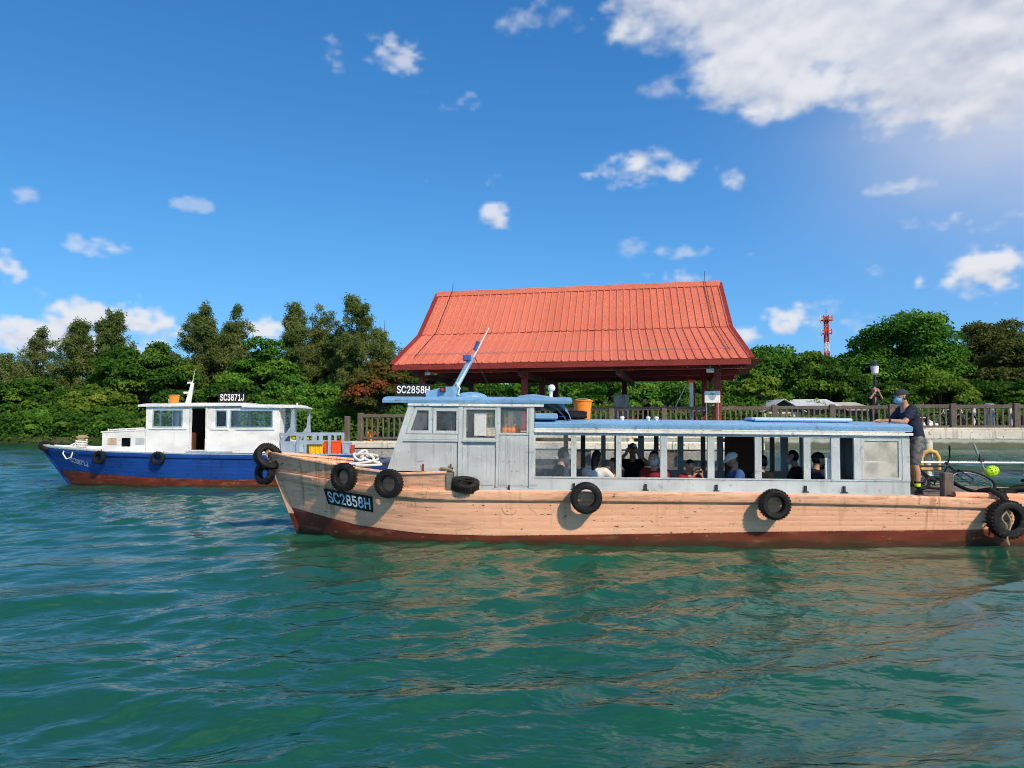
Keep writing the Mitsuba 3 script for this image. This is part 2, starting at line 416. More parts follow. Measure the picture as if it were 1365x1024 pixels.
leaf_mat('leaf_dark', (0.038, 0.105, 0.020), (0.088, 0.199, 0.028), (0.151, 0.262, 0.038))
leaf_mat('leaf_mid', (0.052, 0.151, 0.023), (0.116, 0.281, 0.037), (0.173, 0.338, 0.050))
leaf_mat('leaf_yellow_green', (0.084, 0.176, 0.024), (0.190, 0.305, 0.043), (0.275, 0.336, 0.061))
leaf_mat('leaf_needle', (0.095, 0.150, 0.044), (0.175, 0.235, 0.072), (0.225, 0.270, 0.092), 0.8)
leaf_mat('leaf_rust', (0.078, 0.111, 0.026), (0.195, 0.111, 0.039), (0.325, 0.098, 0.039))
leaf_mat('leaf_olive', (0.088, 0.117, 0.032), (0.161, 0.183, 0.050), (0.234, 0.183, 0.073))
bsdf('ground_soil', {'type': 'twosided', 'bsdf': {'type': 'diffuse', 'reflectance': proc(lambda p, n, uv: mix((0.05, 0.07, 0.022), (0.11, 0.10, 0.06), smoothstep(0.4, 0.65, fbm(p.x * 0.4, p.y * 0.4, p.z, 4))))}})


def ripples(p, n, uv):
    x, y = p.x, p.y
    wx, wy = x + 0.25 * noise(x * 2.1, y * 2.1), y + 0.25 * noise(x * 2.1 + 40, y * 2.1)
    a = fbm(wx * 5.5 + 2 * wy, wy * 11 - wx * 1.5, 0.0, 3)
    b = fbm(wx * 1.3 + 0.5 * wy, wy * 3.0 - 0.4 * wx, 5.0, 3)
    gust = 0.55 + 0.9 * smoothstep(0.3, 0.7, noise(x * 0.25, y * 0.14, 2.0))
    c = fbm(wx * 15 + 3 * wy, wy * 27 - 4 * wx, 9.0, 2)
    return (0.009 * a + 0.015 * b + 0.0030 * c) * gust


bsdf('water_surface', {'type': 'bumpmap', 'tex': proc(ripples, 0.006), 'scale': 1.0,
                       'bsdf': {'type': 'roughplastic', 'distribution': 'ggx', 'alpha': 0.02, 'int_ior': 1.38, 'nonlinear': False,
                                'diffuse_reflectance': {'type': 'rgb', 'value': [0.010, 0.086, 0.051]}}})

# ------------------------------------------------------------------ water and land
def graded(lo, hi, step, far, grow):
    """Even steps from lo to hi, then growing ones out to far on both sides."""
    mid = list(np.arange(lo, hi, step))
    out, s, v = [], step, hi
    while v < far:
        s *= grow
        v += s
        out.append(v)
    return np.array(sorted([lo - (o - hi) for o in out] + mid + out))


def water():
    xs = graded(-9.5, 9.5, 0.045, 420, 1.012)
    ys, y, s = [], 1.0, 0.03
    while y < 900:
        ys.append(y)
        y += s
        s = max(0.03, 0.0085 * y) if y < 160 else s * 1.1
    ys = np.array(ys)
    X, Y = np.meshgrid(xs, ys)
    sx = np.gradient(xs)[None, :]
    sy = np.gradient(ys)[:, None]
    rng = np.random.default_rng(4)
    Z, DX, DY = np.zeros_like(X), np.zeros_like(X), np.zeros_like(X)
    warp = meshkit.fbm(np.stack([X * 0.30, Y * 0.30, 0 * X], -1), 3, 8) - 0.5
    gust = 0.45 + 1.1 * np.clip((meshkit.fbm(np.stack([X * 0.16 + 3, Y * 0.11, 0 * X], -1), 3, 9) - 0.3) / 0.4, 0, 1)
    for i in range(80):
        lam = 0.15 * (3.2 / 0.15) ** (i / 79)
        th = math.radians(-76) + rng.normal(0, 0.50 if lam < 0.9 else 0.30)
        k = 2 * PI / lam
        slope = 0.027 if lam < 0.5 else 0.028 if lam < 1.1 else 0.025 if lam < 2.2 else 0.017
        cx, cy = math.cos(th), math.sin(th)
        res = np.clip((lam / np.maximum(np.abs(cx) * sx, np.abs(cy) * sy) - 2.2) / 3, 0, 1)
        amp = slope / k * res * (gust if lam < 0.9 else 1.0)
        ph = k * (cx * X + cy * Y) + rng.uniform(0, 2 * PI) + warp * (3.0 + 2.0 * rng.random())
        Z += amp * np.cos(ph)
        DX -= 0.8 * amp * np.sin(ph) * cx
        DY -= 0.8 * amp * np.sin(ph) * cy
    rows = np.stack([X + DX, Y + DY, Z], -1)
    near = np.array([[[-420, -60, 0]] + [[x, -60, 0] for x in xs[1:-1]] + [[420, -60, 0]]], float)
    return sheet(np.concatenate([near, rows], 0))


def add_setting():
    labels['water'] = {'label': 'green sea channel with small wind waves', 'category': 'water', 'kind': 'structure'}
    put(None, 'water', water(), 'water_surface', True)
    shore = [(-420, 128), (-110, 108), (-70, 100), (-40, 95), (-15, 88), (-2, 80), (6, 73.5), (30, 71), (120, 66), (420, 60), (420, 800), (-420, 800)]
    land = flat(Polygon(shore), -1.2, 0.75)
    bank = flat(Polygon([(x, y + 2.2) for x, y in shore[:-2]] + shore[-2:]), -1.0, 1.25)
    rl = np.array([(-420, 165), (-120, 145), (0, 138), (120, 128), (420, 128)], float)
    ridge = sheet([[(x, y + dy, z) for x, y in rl] for dy, z in ((-18, 1.2), (-4, 3.4), (8, 5.2), (40, 6.0), (200, 4.0), (500, 1.0))])
    labels['ground'] = {'label': 'low wooded shore behind the jetty', 'category': 'ground', 'kind': 'structure'}
    put(None, 'ground', [land, bank, ridge], 'ground_soil', False)
    w = thing('seawall', 'pale concrete seawall along the right shore behind the jetty', 'wall')
    pts = [(6, 73.4), (30, 70.9), (75, 68.6), (130, 65.3)]
    for a, b in zip(pts[:-1], pts[1:]):
        put(w, 'wall', beam((a[0], a[1], 0.35), (b[0], b[1], 0.35), 0.8, 2.6), 'quay_concrete')
        put(w, 'coping', beam((a[0], a[1], 1.72), (b[0], b[1], 1.72), 1.0, 0.14), 'pale_concrete')


add_setting()

# ------------------------------------------------------------------ trees
def quads(c, nrm, tan, su, sv, u, w):
    """One leaf-sized face per centre."""
    t = tan - nrm * (tan * nrm).sum(1, keepdims=True)
    t /= np.linalg.norm(t, axis=1, keepdims=True) + 1e-9
    b = np.cross(nrm, t)
    su, sv = su[:, None], sv[:, None]
    v = np.stack([c - t * su, c + b * sv, c + t * su, c - b * sv], 1).reshape(-1, 3)
    i = np.arange(len(c)) * 4
    f = np.concatenate([np.stack([i, i + 1, i + 2], 1), np.stack([i, i + 2, i + 3], 1)])
    return trimesh.Trimesh(v, f, process=False), np.repeat(np.stack([u, w], 1), 4, 0)


def unit(a):
    return a / (np.linalg.norm(a, axis=1, keepdims=True) + 1e-9)


def broad_crown(rng, w, h, base, leaf, n_leaves, round_=1.0):
    """Leaf clumps over an uneven dome, with gaps between the clumps."""
    n = int(26 + w * h * 0.22)
    d = unit(rng.normal(0, 1, (n, 3)))
    d[:, 2] = np.abs(d[:, 2]) * rng.uniform(0.5, 1.1, n) - 0.42 * rng.random(n)
    lump = 0.78 + 0.42 * meshkit.fbm(d * 1.6 + rng.uniform(0, 50), 3, 2)
    rad = rng.uniform(0.55, 1.0, n) ** 0.5 * lump
    hc = base + (h - base) * 0.46
    c = np.stack([d[:, 0] * rad * w * 0.46, d[:, 1] * rad * w * 0.42, hc + d[:, 2] * rad * (h - base) * 0.56], 1)
    cr = rng.uniform(0.09, 0.17, n) * (w + h) * 0.5
    k = rng.integers(0, n, n_leaves)
    q = unit(rng.normal(0, 1, (n_leaves, 3)))
    q[:, 2] = np.where(q[:, 2] < -0.25, -q[:, 2] * 0.8, q[:, 2])
    r = cr[k] * rng.uniform(0.25, 1.0, n_leaves) ** 0.45 * (0.75 + 0.5 * meshkit.noise(q * 2.4 + k[:, None] * 1.7))
    p = c[k] + q * r[:, None] * np.array([1.15, 1.15, 0.72])
    p[:, 2] = np.maximum(p[:, 2], base * 0.35)
    nr = unit(q * 0.55 + np.array([0, 0, 0.45]) + rng.normal(0, 0.55, p.shape))
    s = leaf * rng.uniform(0.65, 1.35, n_leaves)
    tone = rng.random(n)
    return quads(p, nr, rng.normal(0, 1, p.shape), s, s * 0.6, np.clip(0.25 + 0.5 * rng.random(n_leaves) + 0.5 * (tone[k] - 0.5), 0, 1), np.clip(tone[k] + rng.normal(0, 0.12, n_leaves), 0, 1)), c


def needle_crown(rng, w, h, leaf, n_leaves, thin):
    """Several leaders with rising limbs that carry loose drooping sprays."""
    nl = 3
    top = np.stack([rng.uniform(-0.20, 0.20, nl) * w, rng.uniform(-0.2, 0.2, nl) * w, h * rng.uniform(0.84, 0.97, nl)], 1)
    top[0] = (rng.normal(0, 0.04) * w, 0, h)
    nb = 64 if thin else 96
    ld = rng.integers(0, nl, nb)
    t = rng.uniform(0.16, 0.97, nb)
    az = rng.uniform(0, 2 * PI, nb)
    prof = np.minimum((1.06 - t) * 1.9, 1.0) * np.minimum(0.45 + t * 1.3, 1.0)
    L = w * 0.46 * prof * rng.uniform(0.5, 1.2, nb)
    rise = rng.uniform(0.35, 1.25, nb)
    start = top[ld] * t[:, None] * np.stack([t, t, np.ones(nb)], 1)
    out = np.stack([np.cos(az), np.sin(az), rise], 1)
    k = rng.integers(0, nb, n_leaves)
    s = rng.uniform(0.05, 1.0, n_leaves) ** 0.7
    curl = np.stack([0 * s, 0 * s, -0.45 * s * s], 1) * L[k][:, None]
    clump = rng.normal(0, 1, (nb * 9, 3))[k * 9 + (s * 8.99).astype(int)] * 0.30
    p = start[k] + out[k] * (s * L[k])[:, None] + curl + clump + rng.normal(0, 1, (n_leaves, 3)) * np.array([0.26, 0.26, 0.30])
    p[:, 2] = np.clip(p[:, 2], 0.8, h + 0.6)
    tan = out[k] * 0.35 + np.array([0, 0, -0.45]) + rng.normal(0, 0.45, p.shape)
    nr = unit(rng.normal(0, 1, p.shape) + np.array([0.2, -0.3, 0.4]))
    tone = rng.random(nb)
    m = quads(p, nr, tan, leaf * rng.uniform(0.7, 1.5, n_leaves), leaf * rng.uniform(0.18, 0.32, n_leaves), np.clip(rng.random(n_leaves) * 0.7 + 0.3 * tone[k], 0, 1), tone[k])
    limbs = [tube([start[i], start[i] + out[i] * L[i] * 0.5, start[i] + out[i] * L[i] + np.array([0, 0, -0.3 * L[i]])], [0.05, 0.035, 0.012], 4) for i in range(0, nb, 2)]
    limbs += [tube([top[i] * f * np.array([f, f, 1]) for f in (0.3, 0.6, 0.98)], [0.13, 0.08, 0.015], 5) for i in range(1, nl)]
    return m, limbs


def tree(kind, x, y, h, w, mat, label, seed, group=None, leaves=1.0, base=1.2, name='tree', cat='tree'):
    rng = np.random.default_rng(seed)
    t = thing(name, label, cat, group)
    with at_xf(T(x, y, base)):
        if kind == 'needle':
            thin = 'sparse' in label or 'thin' in label
            n = int((24000 if not thin else 9000) * leaves * (w * h / 110) ** 0.7)
            (m, uv), limbs = needle_crown(rng, w * 1.3, h, 0.27, n, thin)
            put(t, 'crown', m, 'leaf_' + mat, False, uv=uv)
            lean = rng.normal(0, 0.1, 2)
            trunk = [tube([(0, 0, -0.5), (lean[0] * 0.4, lean[1] * 0.4, h * 0.4), (lean[0], lean[1], h * 0.75), (lean[0], lean[1], h * 0.97)], [0.28, 0.2, 0.11, 0.02], 7)]
            put(t, 'trunk', trunk + limbs, 'bark')
        else:
            leaf = 0.22 * (y / 100) ** 0.5
            n = int(18000 * leaves * (w * h / 110) ** 0.85)
            cb = h * (0.10 if name == 'tree' else 0.0)
            (m, uv), c = broad_crown(rng, w, h, cb, leaf, n)
            put(t, 'crown', m, 'leaf_' + mat, False, uv=uv)
            fork = np.array([0.2, 0, h * 0.3])
            tr = [tube([(0, 0, -0.6), (0.1, 0, h * 0.15), fork], [0.035 * w + 0.06, 0.03 * w + 0.04, 0.022 * w + 0.03], 8)]
            for q in c[rng.permutation(len(c))[:12]]:
                mid = fork * 0.5 + q * 0.5 + np.array([0, 0, 0.06 * h])
                tr.append(tube([fork, mid, q], [0.014 * w + 0.02, 0.010 * w + 0.015, 0.02], 5))
            put(t, 'trunk', tr, 'bark')


TREES = [
    ('needle', -66.0, 125, 15.2, 7.5, 'needle', 'low feathery casuarina between the sparse one and the dull green one'),
    ('needle', -47.0, 124, 15.6, 7.5, 'needle', 'shorter casuarina filling the gap under the close pair over the blue boat'),
    ('needle', -31.5, 123, 16.4, 7.0, 'needle', 'shorter casuarina between the first and second of the group left of the pavilion'),
    ('needle', -27.0, 120, 15.8, 7.0, 'needle', 'shorter casuarina left of the tallest one by the pavilion'),
    ('needle', -20.6, 121, 15.4, 6.5, 'needle', 'shorter casuarina right of the tallest one by the pavilion'),
    ('needle', -73.5, 112, 10.8, 6.7, 'needle', 'grey green casuarina at the left edge of the far shore, cut by the frame'),
    ('needle', -75.5, 124, 16.7, 6.3, 'needle', 'thin half bare casuarina, the sparsest on the far shore, before the white cloud'),
    ('needle', -67.5, 120, 17.4, 6.8, 'needle', 'dull green casuarina between the half bare one and the paired tall one'),
    ('needle', -62.7, 121, 19.4, 6.1, 'needle', 'tall casuarina with a bushy top left of the round dark crowned tree'),
    ('broad', -67.4, 108, 7.8, 12.6, 'dark', 'low dark broadleaf tree at the far left of the shore'),
    ('broad', -55.6, 104, 6.6, 9.3, 'yellow_green', 'yellowish green tree on the bank behind the bow of the blue boat'),
    ('broad', -53.5, 112, 13.2, 15.0, 'dark', 'wide round dark crowned tree behind the wheelhouse of the blue boat'),
    ('needle', -47.2, 116, 19.3, 7.4, 'needle', 'tall feathery casuarina, left one of the close pair over the blue boat'),
    ('needle', -42.5, 118, 19.3, 6.2, 'needle', 'tall feathery casuarina, right one of the close pair over the blue boat'),
    ('broad', -36.1, 112, 13.4, 10.4, 'mid', 'mid green tree rising between the casuarina pair and the casuarina group'),
    ('broad', -38.3, 103, 7.2, 12.0, 'dark', 'dark low tree behind the sign of the blue boat'),
    ('broad', -29.2, 102, 7.2, 9.9, 'mid', 'bright layered tree on the bank behind the stern canopy of the blue boat'),
    ('needle', -32.4, 115, 19.6, 5.6, 'needle', 'dense upright casuarina, first of the group left of the pavilion'),
    ('needle', -30.1, 121, 20.4, 4.9, 'needle', 'thin pale casuarina, second of the group left of the pavilion'),
    ('needle', -23.1, 114, 20.2, 6.9, 'needle', 'tallest casuarina on the shore, third of the group left of the pavilion'),
    ('needle', -19.6, 118, 17.8, 5.7, 'needle', 'leaning sparse casuarina nearest the red roof'),
    ('broad', -23.0, 100, 7.1, 10.1, 'mid', 'fresh green tree on the bank left of the rust leaved tree'),
    ('broad', -43.4, 101, 6.1, 8.8, 'dark', 'dark bushy tree on the bank behind the mast of the blue boat'),
    ('broad', -15.9, 92, 8.2, 10.0, 'rust', 'tree with rust coloured leaves beside the landing rail'),
    ('broad', -11.7, 98, 10.5, 10.5, 'dark', 'dark tree half hidden by the left eave of the red roof'),
    ('broad', -5.0, 90, 7.6, 10.5, 'dark', 'dark tree seen under the left half of the pavilion roof'),
    ('broad', 2.8, 88, 7.1, 10.2, 'mid', 'green tree seen under the middle of the pavilion roof'),
    ('broad', 9.6, 84, 6.4, 9.0, 'mid', 'light green tree seen between the dark figures under the roof'),
    ('broad', 17.3, 88, 7.1, 10.2, 'mid', 'broad green tree seen under the right half of the pavilion roof'),
    ('broad', 24.5, 94, 8.0, 8.2, 'dark', 'dark tree seen behind the right columns of the pavilion'),
    ('broad', 34.0, 104, 13.1, 7.9, 'mid', 'upright green tree just right of the red roof'),
    ('broad', 25.7, 82, 7.1, 6.4, 'yellow_green', 'yellowish small tree by the right eave of the red roof'),
    ('broad', 41.2, 112, 13.2, 9.1, 'dark', 'dark tree with a pale top left of the lattice mast'),
    ('broad', 40.7, 100, 10.7, 11.6, 'dark', 'low round dark tree under the lattice mast'),
    ('broad', 54.2, 106, 17.4, 16.2, 'mid', 'largest round tree on the right shore, behind the street lamp'),
    ('broad', 48.6, 88, 7.8, 8.5, 'yellow_green', 'light speckled tree behind the man in the cap'),
    ('broad', 40.0, 84, 6.8, 7.3, 'dark', 'dark shrubby tree behind the street lamp post'),
    ('broad', 75.7, 122, 18.5, 14.2, 'olive', 'brownish olive crown showing above the right shore'),
    ('broad', 66.6, 102, 12.5, 12.5, 'olive', 'yellow brown tree at the right edge of the picture'),
    ('broad', 54.2, 90, 7.0, 9.6, 'dark', 'dark shaded tree on the right bank before the olive ones'),
    ('broad', 57.6, 86, 6.6, 7.5, 'dark', 'dark tree low on the bank at the right edge'),
]
SHRUBS = [  # x, y, height, width, material, label
    (-67.3, 104, 4.1, 7.5, 'mid', 'bright leafy bush at the far left waterline'), (-61.4, 102, 4.6, 7.0, 'mid', 'green bush at the waterline left of the blue bow, second from the frame edge'),
    (-56.1, 101, 3.9, 6.6, 'dark', 'dark low bush at the waterline just left of the blue bow'), (-51.2, 101, 4.1, 7.2, 'mid', 'rounded bush at the waterline right above the blue bow post'),
    (-45.8, 100, 3.9, 6.8, 'dark', 'dark bush on the bank left of the white wheelhouse'), (-40.4, 99, 4.0, 7.0, 'dark', 'dark bush on the bank behind the white wheelhouse windows'),
    (-35.6, 99, 3.9, 6.4, 'mid', 'bush on the bank seen through the long window of the white cabin'), (-30.7, 98, 4.3, 6.6, 'mid', 'leafy bush on the bank behind the stern post of the blue boat'),
    (-25.8, 97, 4.6, 6.6, 'yellow_green', 'light green bush on the bank above the yellow crate'), (-21.0, 95, 4.0, 6.5, 'mid', 'green bush on the bank above the white rope'),
    (-16.3, 92, 3.2, 5.6, 'rust', 'rust tinted bush under the rust leaved tree'), (-12.1, 91, 3.4, 5.5, 'mid', 'green bush behind the landing rail posts'),
    (34.0, 76.5, 3.0, 6.0, 'mid', 'low green bush behind the pale shed roofs'), (44.0, 75.5, 3.2, 6.5, 'dark', 'low dark bush between the metal roofs and the man in the cap'),
    (51.0, 74.5, 2.8, 6.0, 'dark', 'low dark bush behind the jetty rail at the right edge'),
]
for i, (kind, x, y, h, w, mat, lab) in enumerate(TREES):
    tree(kind, x, y, h, w, mat, lab, 100 + i)
for i, (x, y, h, w, mat, lab) in enumerate(SHRUBS):
    tree('broad', x, y, h, w, mat, lab, 300 + i, leaves=1.5, base=0.4, name='bush', cat='bush')
def undergrowth():
    """The unbroken belt of low growth along the bank."""
    rng = np.random.default_rng(21)
    line = np.array([(-125, 110), (-70, 101), (-40, 96), (-15, 89), (-2, 82), (6, 77), (30, 75.2), (120, 70.5)], float)
    n = 100000
    seg = np.linalg.norm(np.diff(line, axis=0), axis=1)
    at = np.concatenate([[0], np.cumsum(seg)])
    d = rng.uniform(0, at[-1], n)
    x, y = np.interp(d, at, line[:, 0]), np.interp(d, at, line[:, 1])
    back = rng.uniform(0, 1, n) ** 1.3 * 5
    hgt = 1.2 + 2.6 * meshkit.fbm(np.stack([d * 0.28, 0 * d, 0 * d], 1), 3, 4) + 0.35 * back
    z = 0.1 + rng.uniform(0, 1, n) ** 0.85 * (hgt + 0.5)
    p = np.stack([x, y + back - 1.2 * (1 - (z - 0.1) / (hgt + 0.5)) + rng.normal(0, 0.3, n), z], 1)
    nr = unit(rng.normal(0, 0.7, (n, 3)) + np.array([0.2, -0.7, 0.6]))
    s = rng.uniform(0.15, 0.29, n)
    tone = meshkit.fbm(np.stack([d * 0.5, z * 0.7, back * 0.5], 1), 3, 6)
    return quads(p, nr, rng.normal(0, 1, (n, 3)), s, s * 0.6, np.clip(rng.random(n) * 0.6 + tone * 0.8 - 0.2, 0, 1), np.clip(tone * 1.8 - 0.4 + rng.normal(0, 0.1, n), 0, 1))


(_m, _uv) = undergrowth()
one('undergrowth', _m, 'leaf_dark', 'tangled low green undergrowth along the whole shore', 'undergrowth', kind='stuff', smooth=False, uv=_uv)
rng = np.random.default_rng(77)
for i, x in enumerate([-92, -78, -66, -53, -41, -29, -17, -6, 6, 18, 30, 42, 54, 66, 80]):
    y = 128 - 0.10 * x + rng.uniform(-3, 3)
    tree('broad', x + rng.uniform(-2, 2), y, rng.uniform(9.0, 11.5), rng.uniform(15, 18), 'dark', 'dark tree of the back row, only showing through gaps between shore trees', 500 + i, 'trees of the back row', leaves=0.55)

# ------------------------------------------------------------------ lattice mast on the right
def lattice_mast():
    t = thing('lattice_mast', 'red and white lattice telecom mast rising above the trees right of the roof', 'mast')
    x, y = 102.2, 250.0
    with at_xf(T(x, y, 1.0)):
        for k in range(13):
            z0, z1 = k * 2.85, (k + 1) * 2.85
            r0, r1 = 1.25 - 0.045 * k, 1.25 - 0.045 * (k + 1)
            P = lambda r, a, z: (r * math.cos(a), r * math.sin(a), z)
            m = []
            for j in range(4):
                a0, a1 = PI / 4 + j * PI / 2, PI / 4 + (j + 1) * PI / 2
                m += [rod(P(r0, a0, z0), P(r1, a0, z1), 0.14, 5), rod(P(r0, a0, z0), P(r1, a1, z1), 0.09, 4), rod(P(r0, a1, z0), P(r1, a0, z1), 0.09, 4), rod(P(r1, a0, z1), P(r1, a1, z1), 0.09, 4)]
            put(t, 'section', m, 'white_paint' if k in (9,) else 'tower_red')
        for z, r in ((35.8, 1.75), (31.4, 1.5)):
            put(t, 'platform', [lathe([(r, 0), (r, 0.25), (0.5, 0.25), (0.5, 0), (r, 0)], 12).apply_translation([0, 0, z]), lathe([(r, 0), (r + 0.05, 0), (r + 0.05, 0.1), (r, 0.1), (r, 0)], 12).apply_translation([0, 0, z + 1.1])], 'tower_red')
            for j in range(8):
                a = j * PI / 4
                put(t, 'antenna', bx(-0.14, 0.14, -0.12, 0.12, -0.4, 1.6).apply_translation([(r + 0.2) * math.cos(a), (r + 0.2) * math.sin(a), z]), 'tower_red' if j % 4 else 'white_paint')
        put(t, 'spike', rod((0, 0, 36), (0, 0, 39.6), 0.07, 5), 'black_metal')


lattice_mast()

# ------------------------------------------------------------------ jetty: s along it, t away from the camera
JX = np.eye(4)
JX[:3, 0], JX[:3, 1], JX[:3, 3] = (0.976, -0.2167, 0), (0.2167, 0.976, 0), (8.4, 31.2, 0)


def railing(key, s0, s1, t, z, h, step, seed, at_s=True):
    rng = np.random.default_rng(seed)
    n = max(1, round((s1 - s0) / step))
    for i in range(n + 1):
        s = s0 + (s1 - s0) * i / n
        put(key, 'post', bx(s - 0.105, s + 0.105, t - 0.105, t + 0.105, z, z + h + 0.03, 0.015), 'dark_wood')
        if i == n:
            break
        a, b = s + 0.107, s0 + (s1 - s0) * (i + 1) / n - 0.107
        dz = rng.normal(0, 0.006)
        put(key, 'top_rail', bx(a, b, t - 0.05, t + 0.05, z + h - 0.16 + dz, z + h - 0.02 + dz, 0.012), 'dark_wood')
        put(key, 'bottom_rail', bx(a, b, t - 0.04, t + 0.04, z + 0.10, z + 0.19, 0.01), 'dark_wood')
        nb = 9
        for j in range(nb):
            q = a + (b - a) * (j + 0.7) / (nb + 0.4)
            put(key, 'baluster', bx(q - 0.031, q + 0.031, t - 0.031, t + 0.031, z + 0.192, z + h - 0.163 + dz, 0.005), 'dark_wood')


paint('faded_yellow', (0.70, 0.42, 0.13), 0.6, 0.3, 0.5)


def jetty():
    with at_xf(JX):
        j = thing('jetty', 'long concrete jetty with a pale edge beam carrying the red roofed pavilion', 'jetty')
        s = -13.2
        while s < 26:
            e = min(s + 5.0, 26)
            put(j, 'deck', bx(s + 0.006, e - 0.006, 0.05, 8.6 if s < 1 else 4.6, 1.5, 1.765, 0.01), 'grey_concrete')
            put(j, 'edge_beam', bx(s + 0.004, e - 0.004, -0.25, 0.046, 1.44, 1.79, 0.02), 'pale_concrete')
            put(j, 'kerb', bx(s + 0.2, e - 0.25, -0.2, 0.0, 1.793, 1.87, 0.02), 'pale_concrete')
            s += 5.0
        for k, s in enumerate((-12.6, -8.2, -3.6, 0.4, 7.6, 14.6, 20.6)):
            for t in (-0.08, 3.9):
                put(j, 'pile', rod((s, t, -2), (s, t, 1.438 if t < 0 else 1.5), 0.16, 14), 'pale_concrete')
            put(j, 'cross_beam', bx(s - 0.12, s + 0.12, 1.0, 4.3, 1.42, 1.498, 0.02), 'grey_concrete')
        r = thing('railing', 'dark brown timber railing with square posts along the edge of the jetty', 'railing')
        railing(r, -13.0, 19.35, 0.12, 1.768, 0.99, 2.156, 3)
        l = thing('landing', 'low concrete landing stage with worn edge in front of the pavilion', 'landing')
        s = -15.5
        while s < 1.5:
            put(l, 'slab', bx(s + 0.008, min(s + 3.4, 1.5) - 0.008, -2.1, -0.27, 1.02, 1.30, 0.03), 'pale_concrete')
            put(l, 'fender_beam', bx(s + 0.3, min(s + 3.4, 1.5) - 0.3, -2.22, -2.103, 0.62, 0.98, 0.03), 'grey_concrete')
            s += 3.4
        for k in range(56):
            q = -15.3 + 0.3 * k
            put(l, 'skirt_board', bx(q + 0.006, q + 0.294, -1.98, -1.92, -0.4, 1.015, 0.01), 'dark_wood')
        for s in (-15.1, -11.5, -8.1, -4.7, -1.3, 1.2):
            put(l, 'pile', rod((s, -1.2, -2), (s, -1.2, 1.03), 0.2, 14), 'grey_concrete')
        r = thing('railing', 'weathered wooden railing at the left end of the low landing stage', 'railing')
        railing(r, -14.7, -12.2, -1.9, 1.302, 1.16, 2.5, 5)
        railing(r, -15.3, -15.2, -1.9, 1.302, 1.02, 5, 6) if False else put(r, 'post', bx(-15.4, -15.2, -2.0, -1.8, 0.4, 2.36, 0.02), 'dark_wood')
        one('mooring_bollard', [lathe([(0.0, 0.42), (0.2, 0.40), (0.24, 0.30), (0.13, 0.22), (0.12, 0.0), (0.2, -0.02)], 18).apply_translation([-14.55, -1.2, 1.33])], 'orange_plastic', 'rounded orange bollard on the landing stage by the wooden railing', 'bollard')
        one('fender_guard', [tube([(7.28, -0.3, 0.3), (7.28, -0.34, 0.75), (7.38, -0.36, 0.93), (7.58, -0.36, 1.0), (7.78, -0.36, 0.93), (7.88, -0.34, 0.75), (7.88, -0.3, 0.3)], 0.09, 12), bx(7.25, 7.91, -0.27, -0.2, 0.25, 0.45, 0.03)], 'faded_yellow', 'yellow curved guard on the jetty pile behind the man in the cap', 'fender')


jetty()


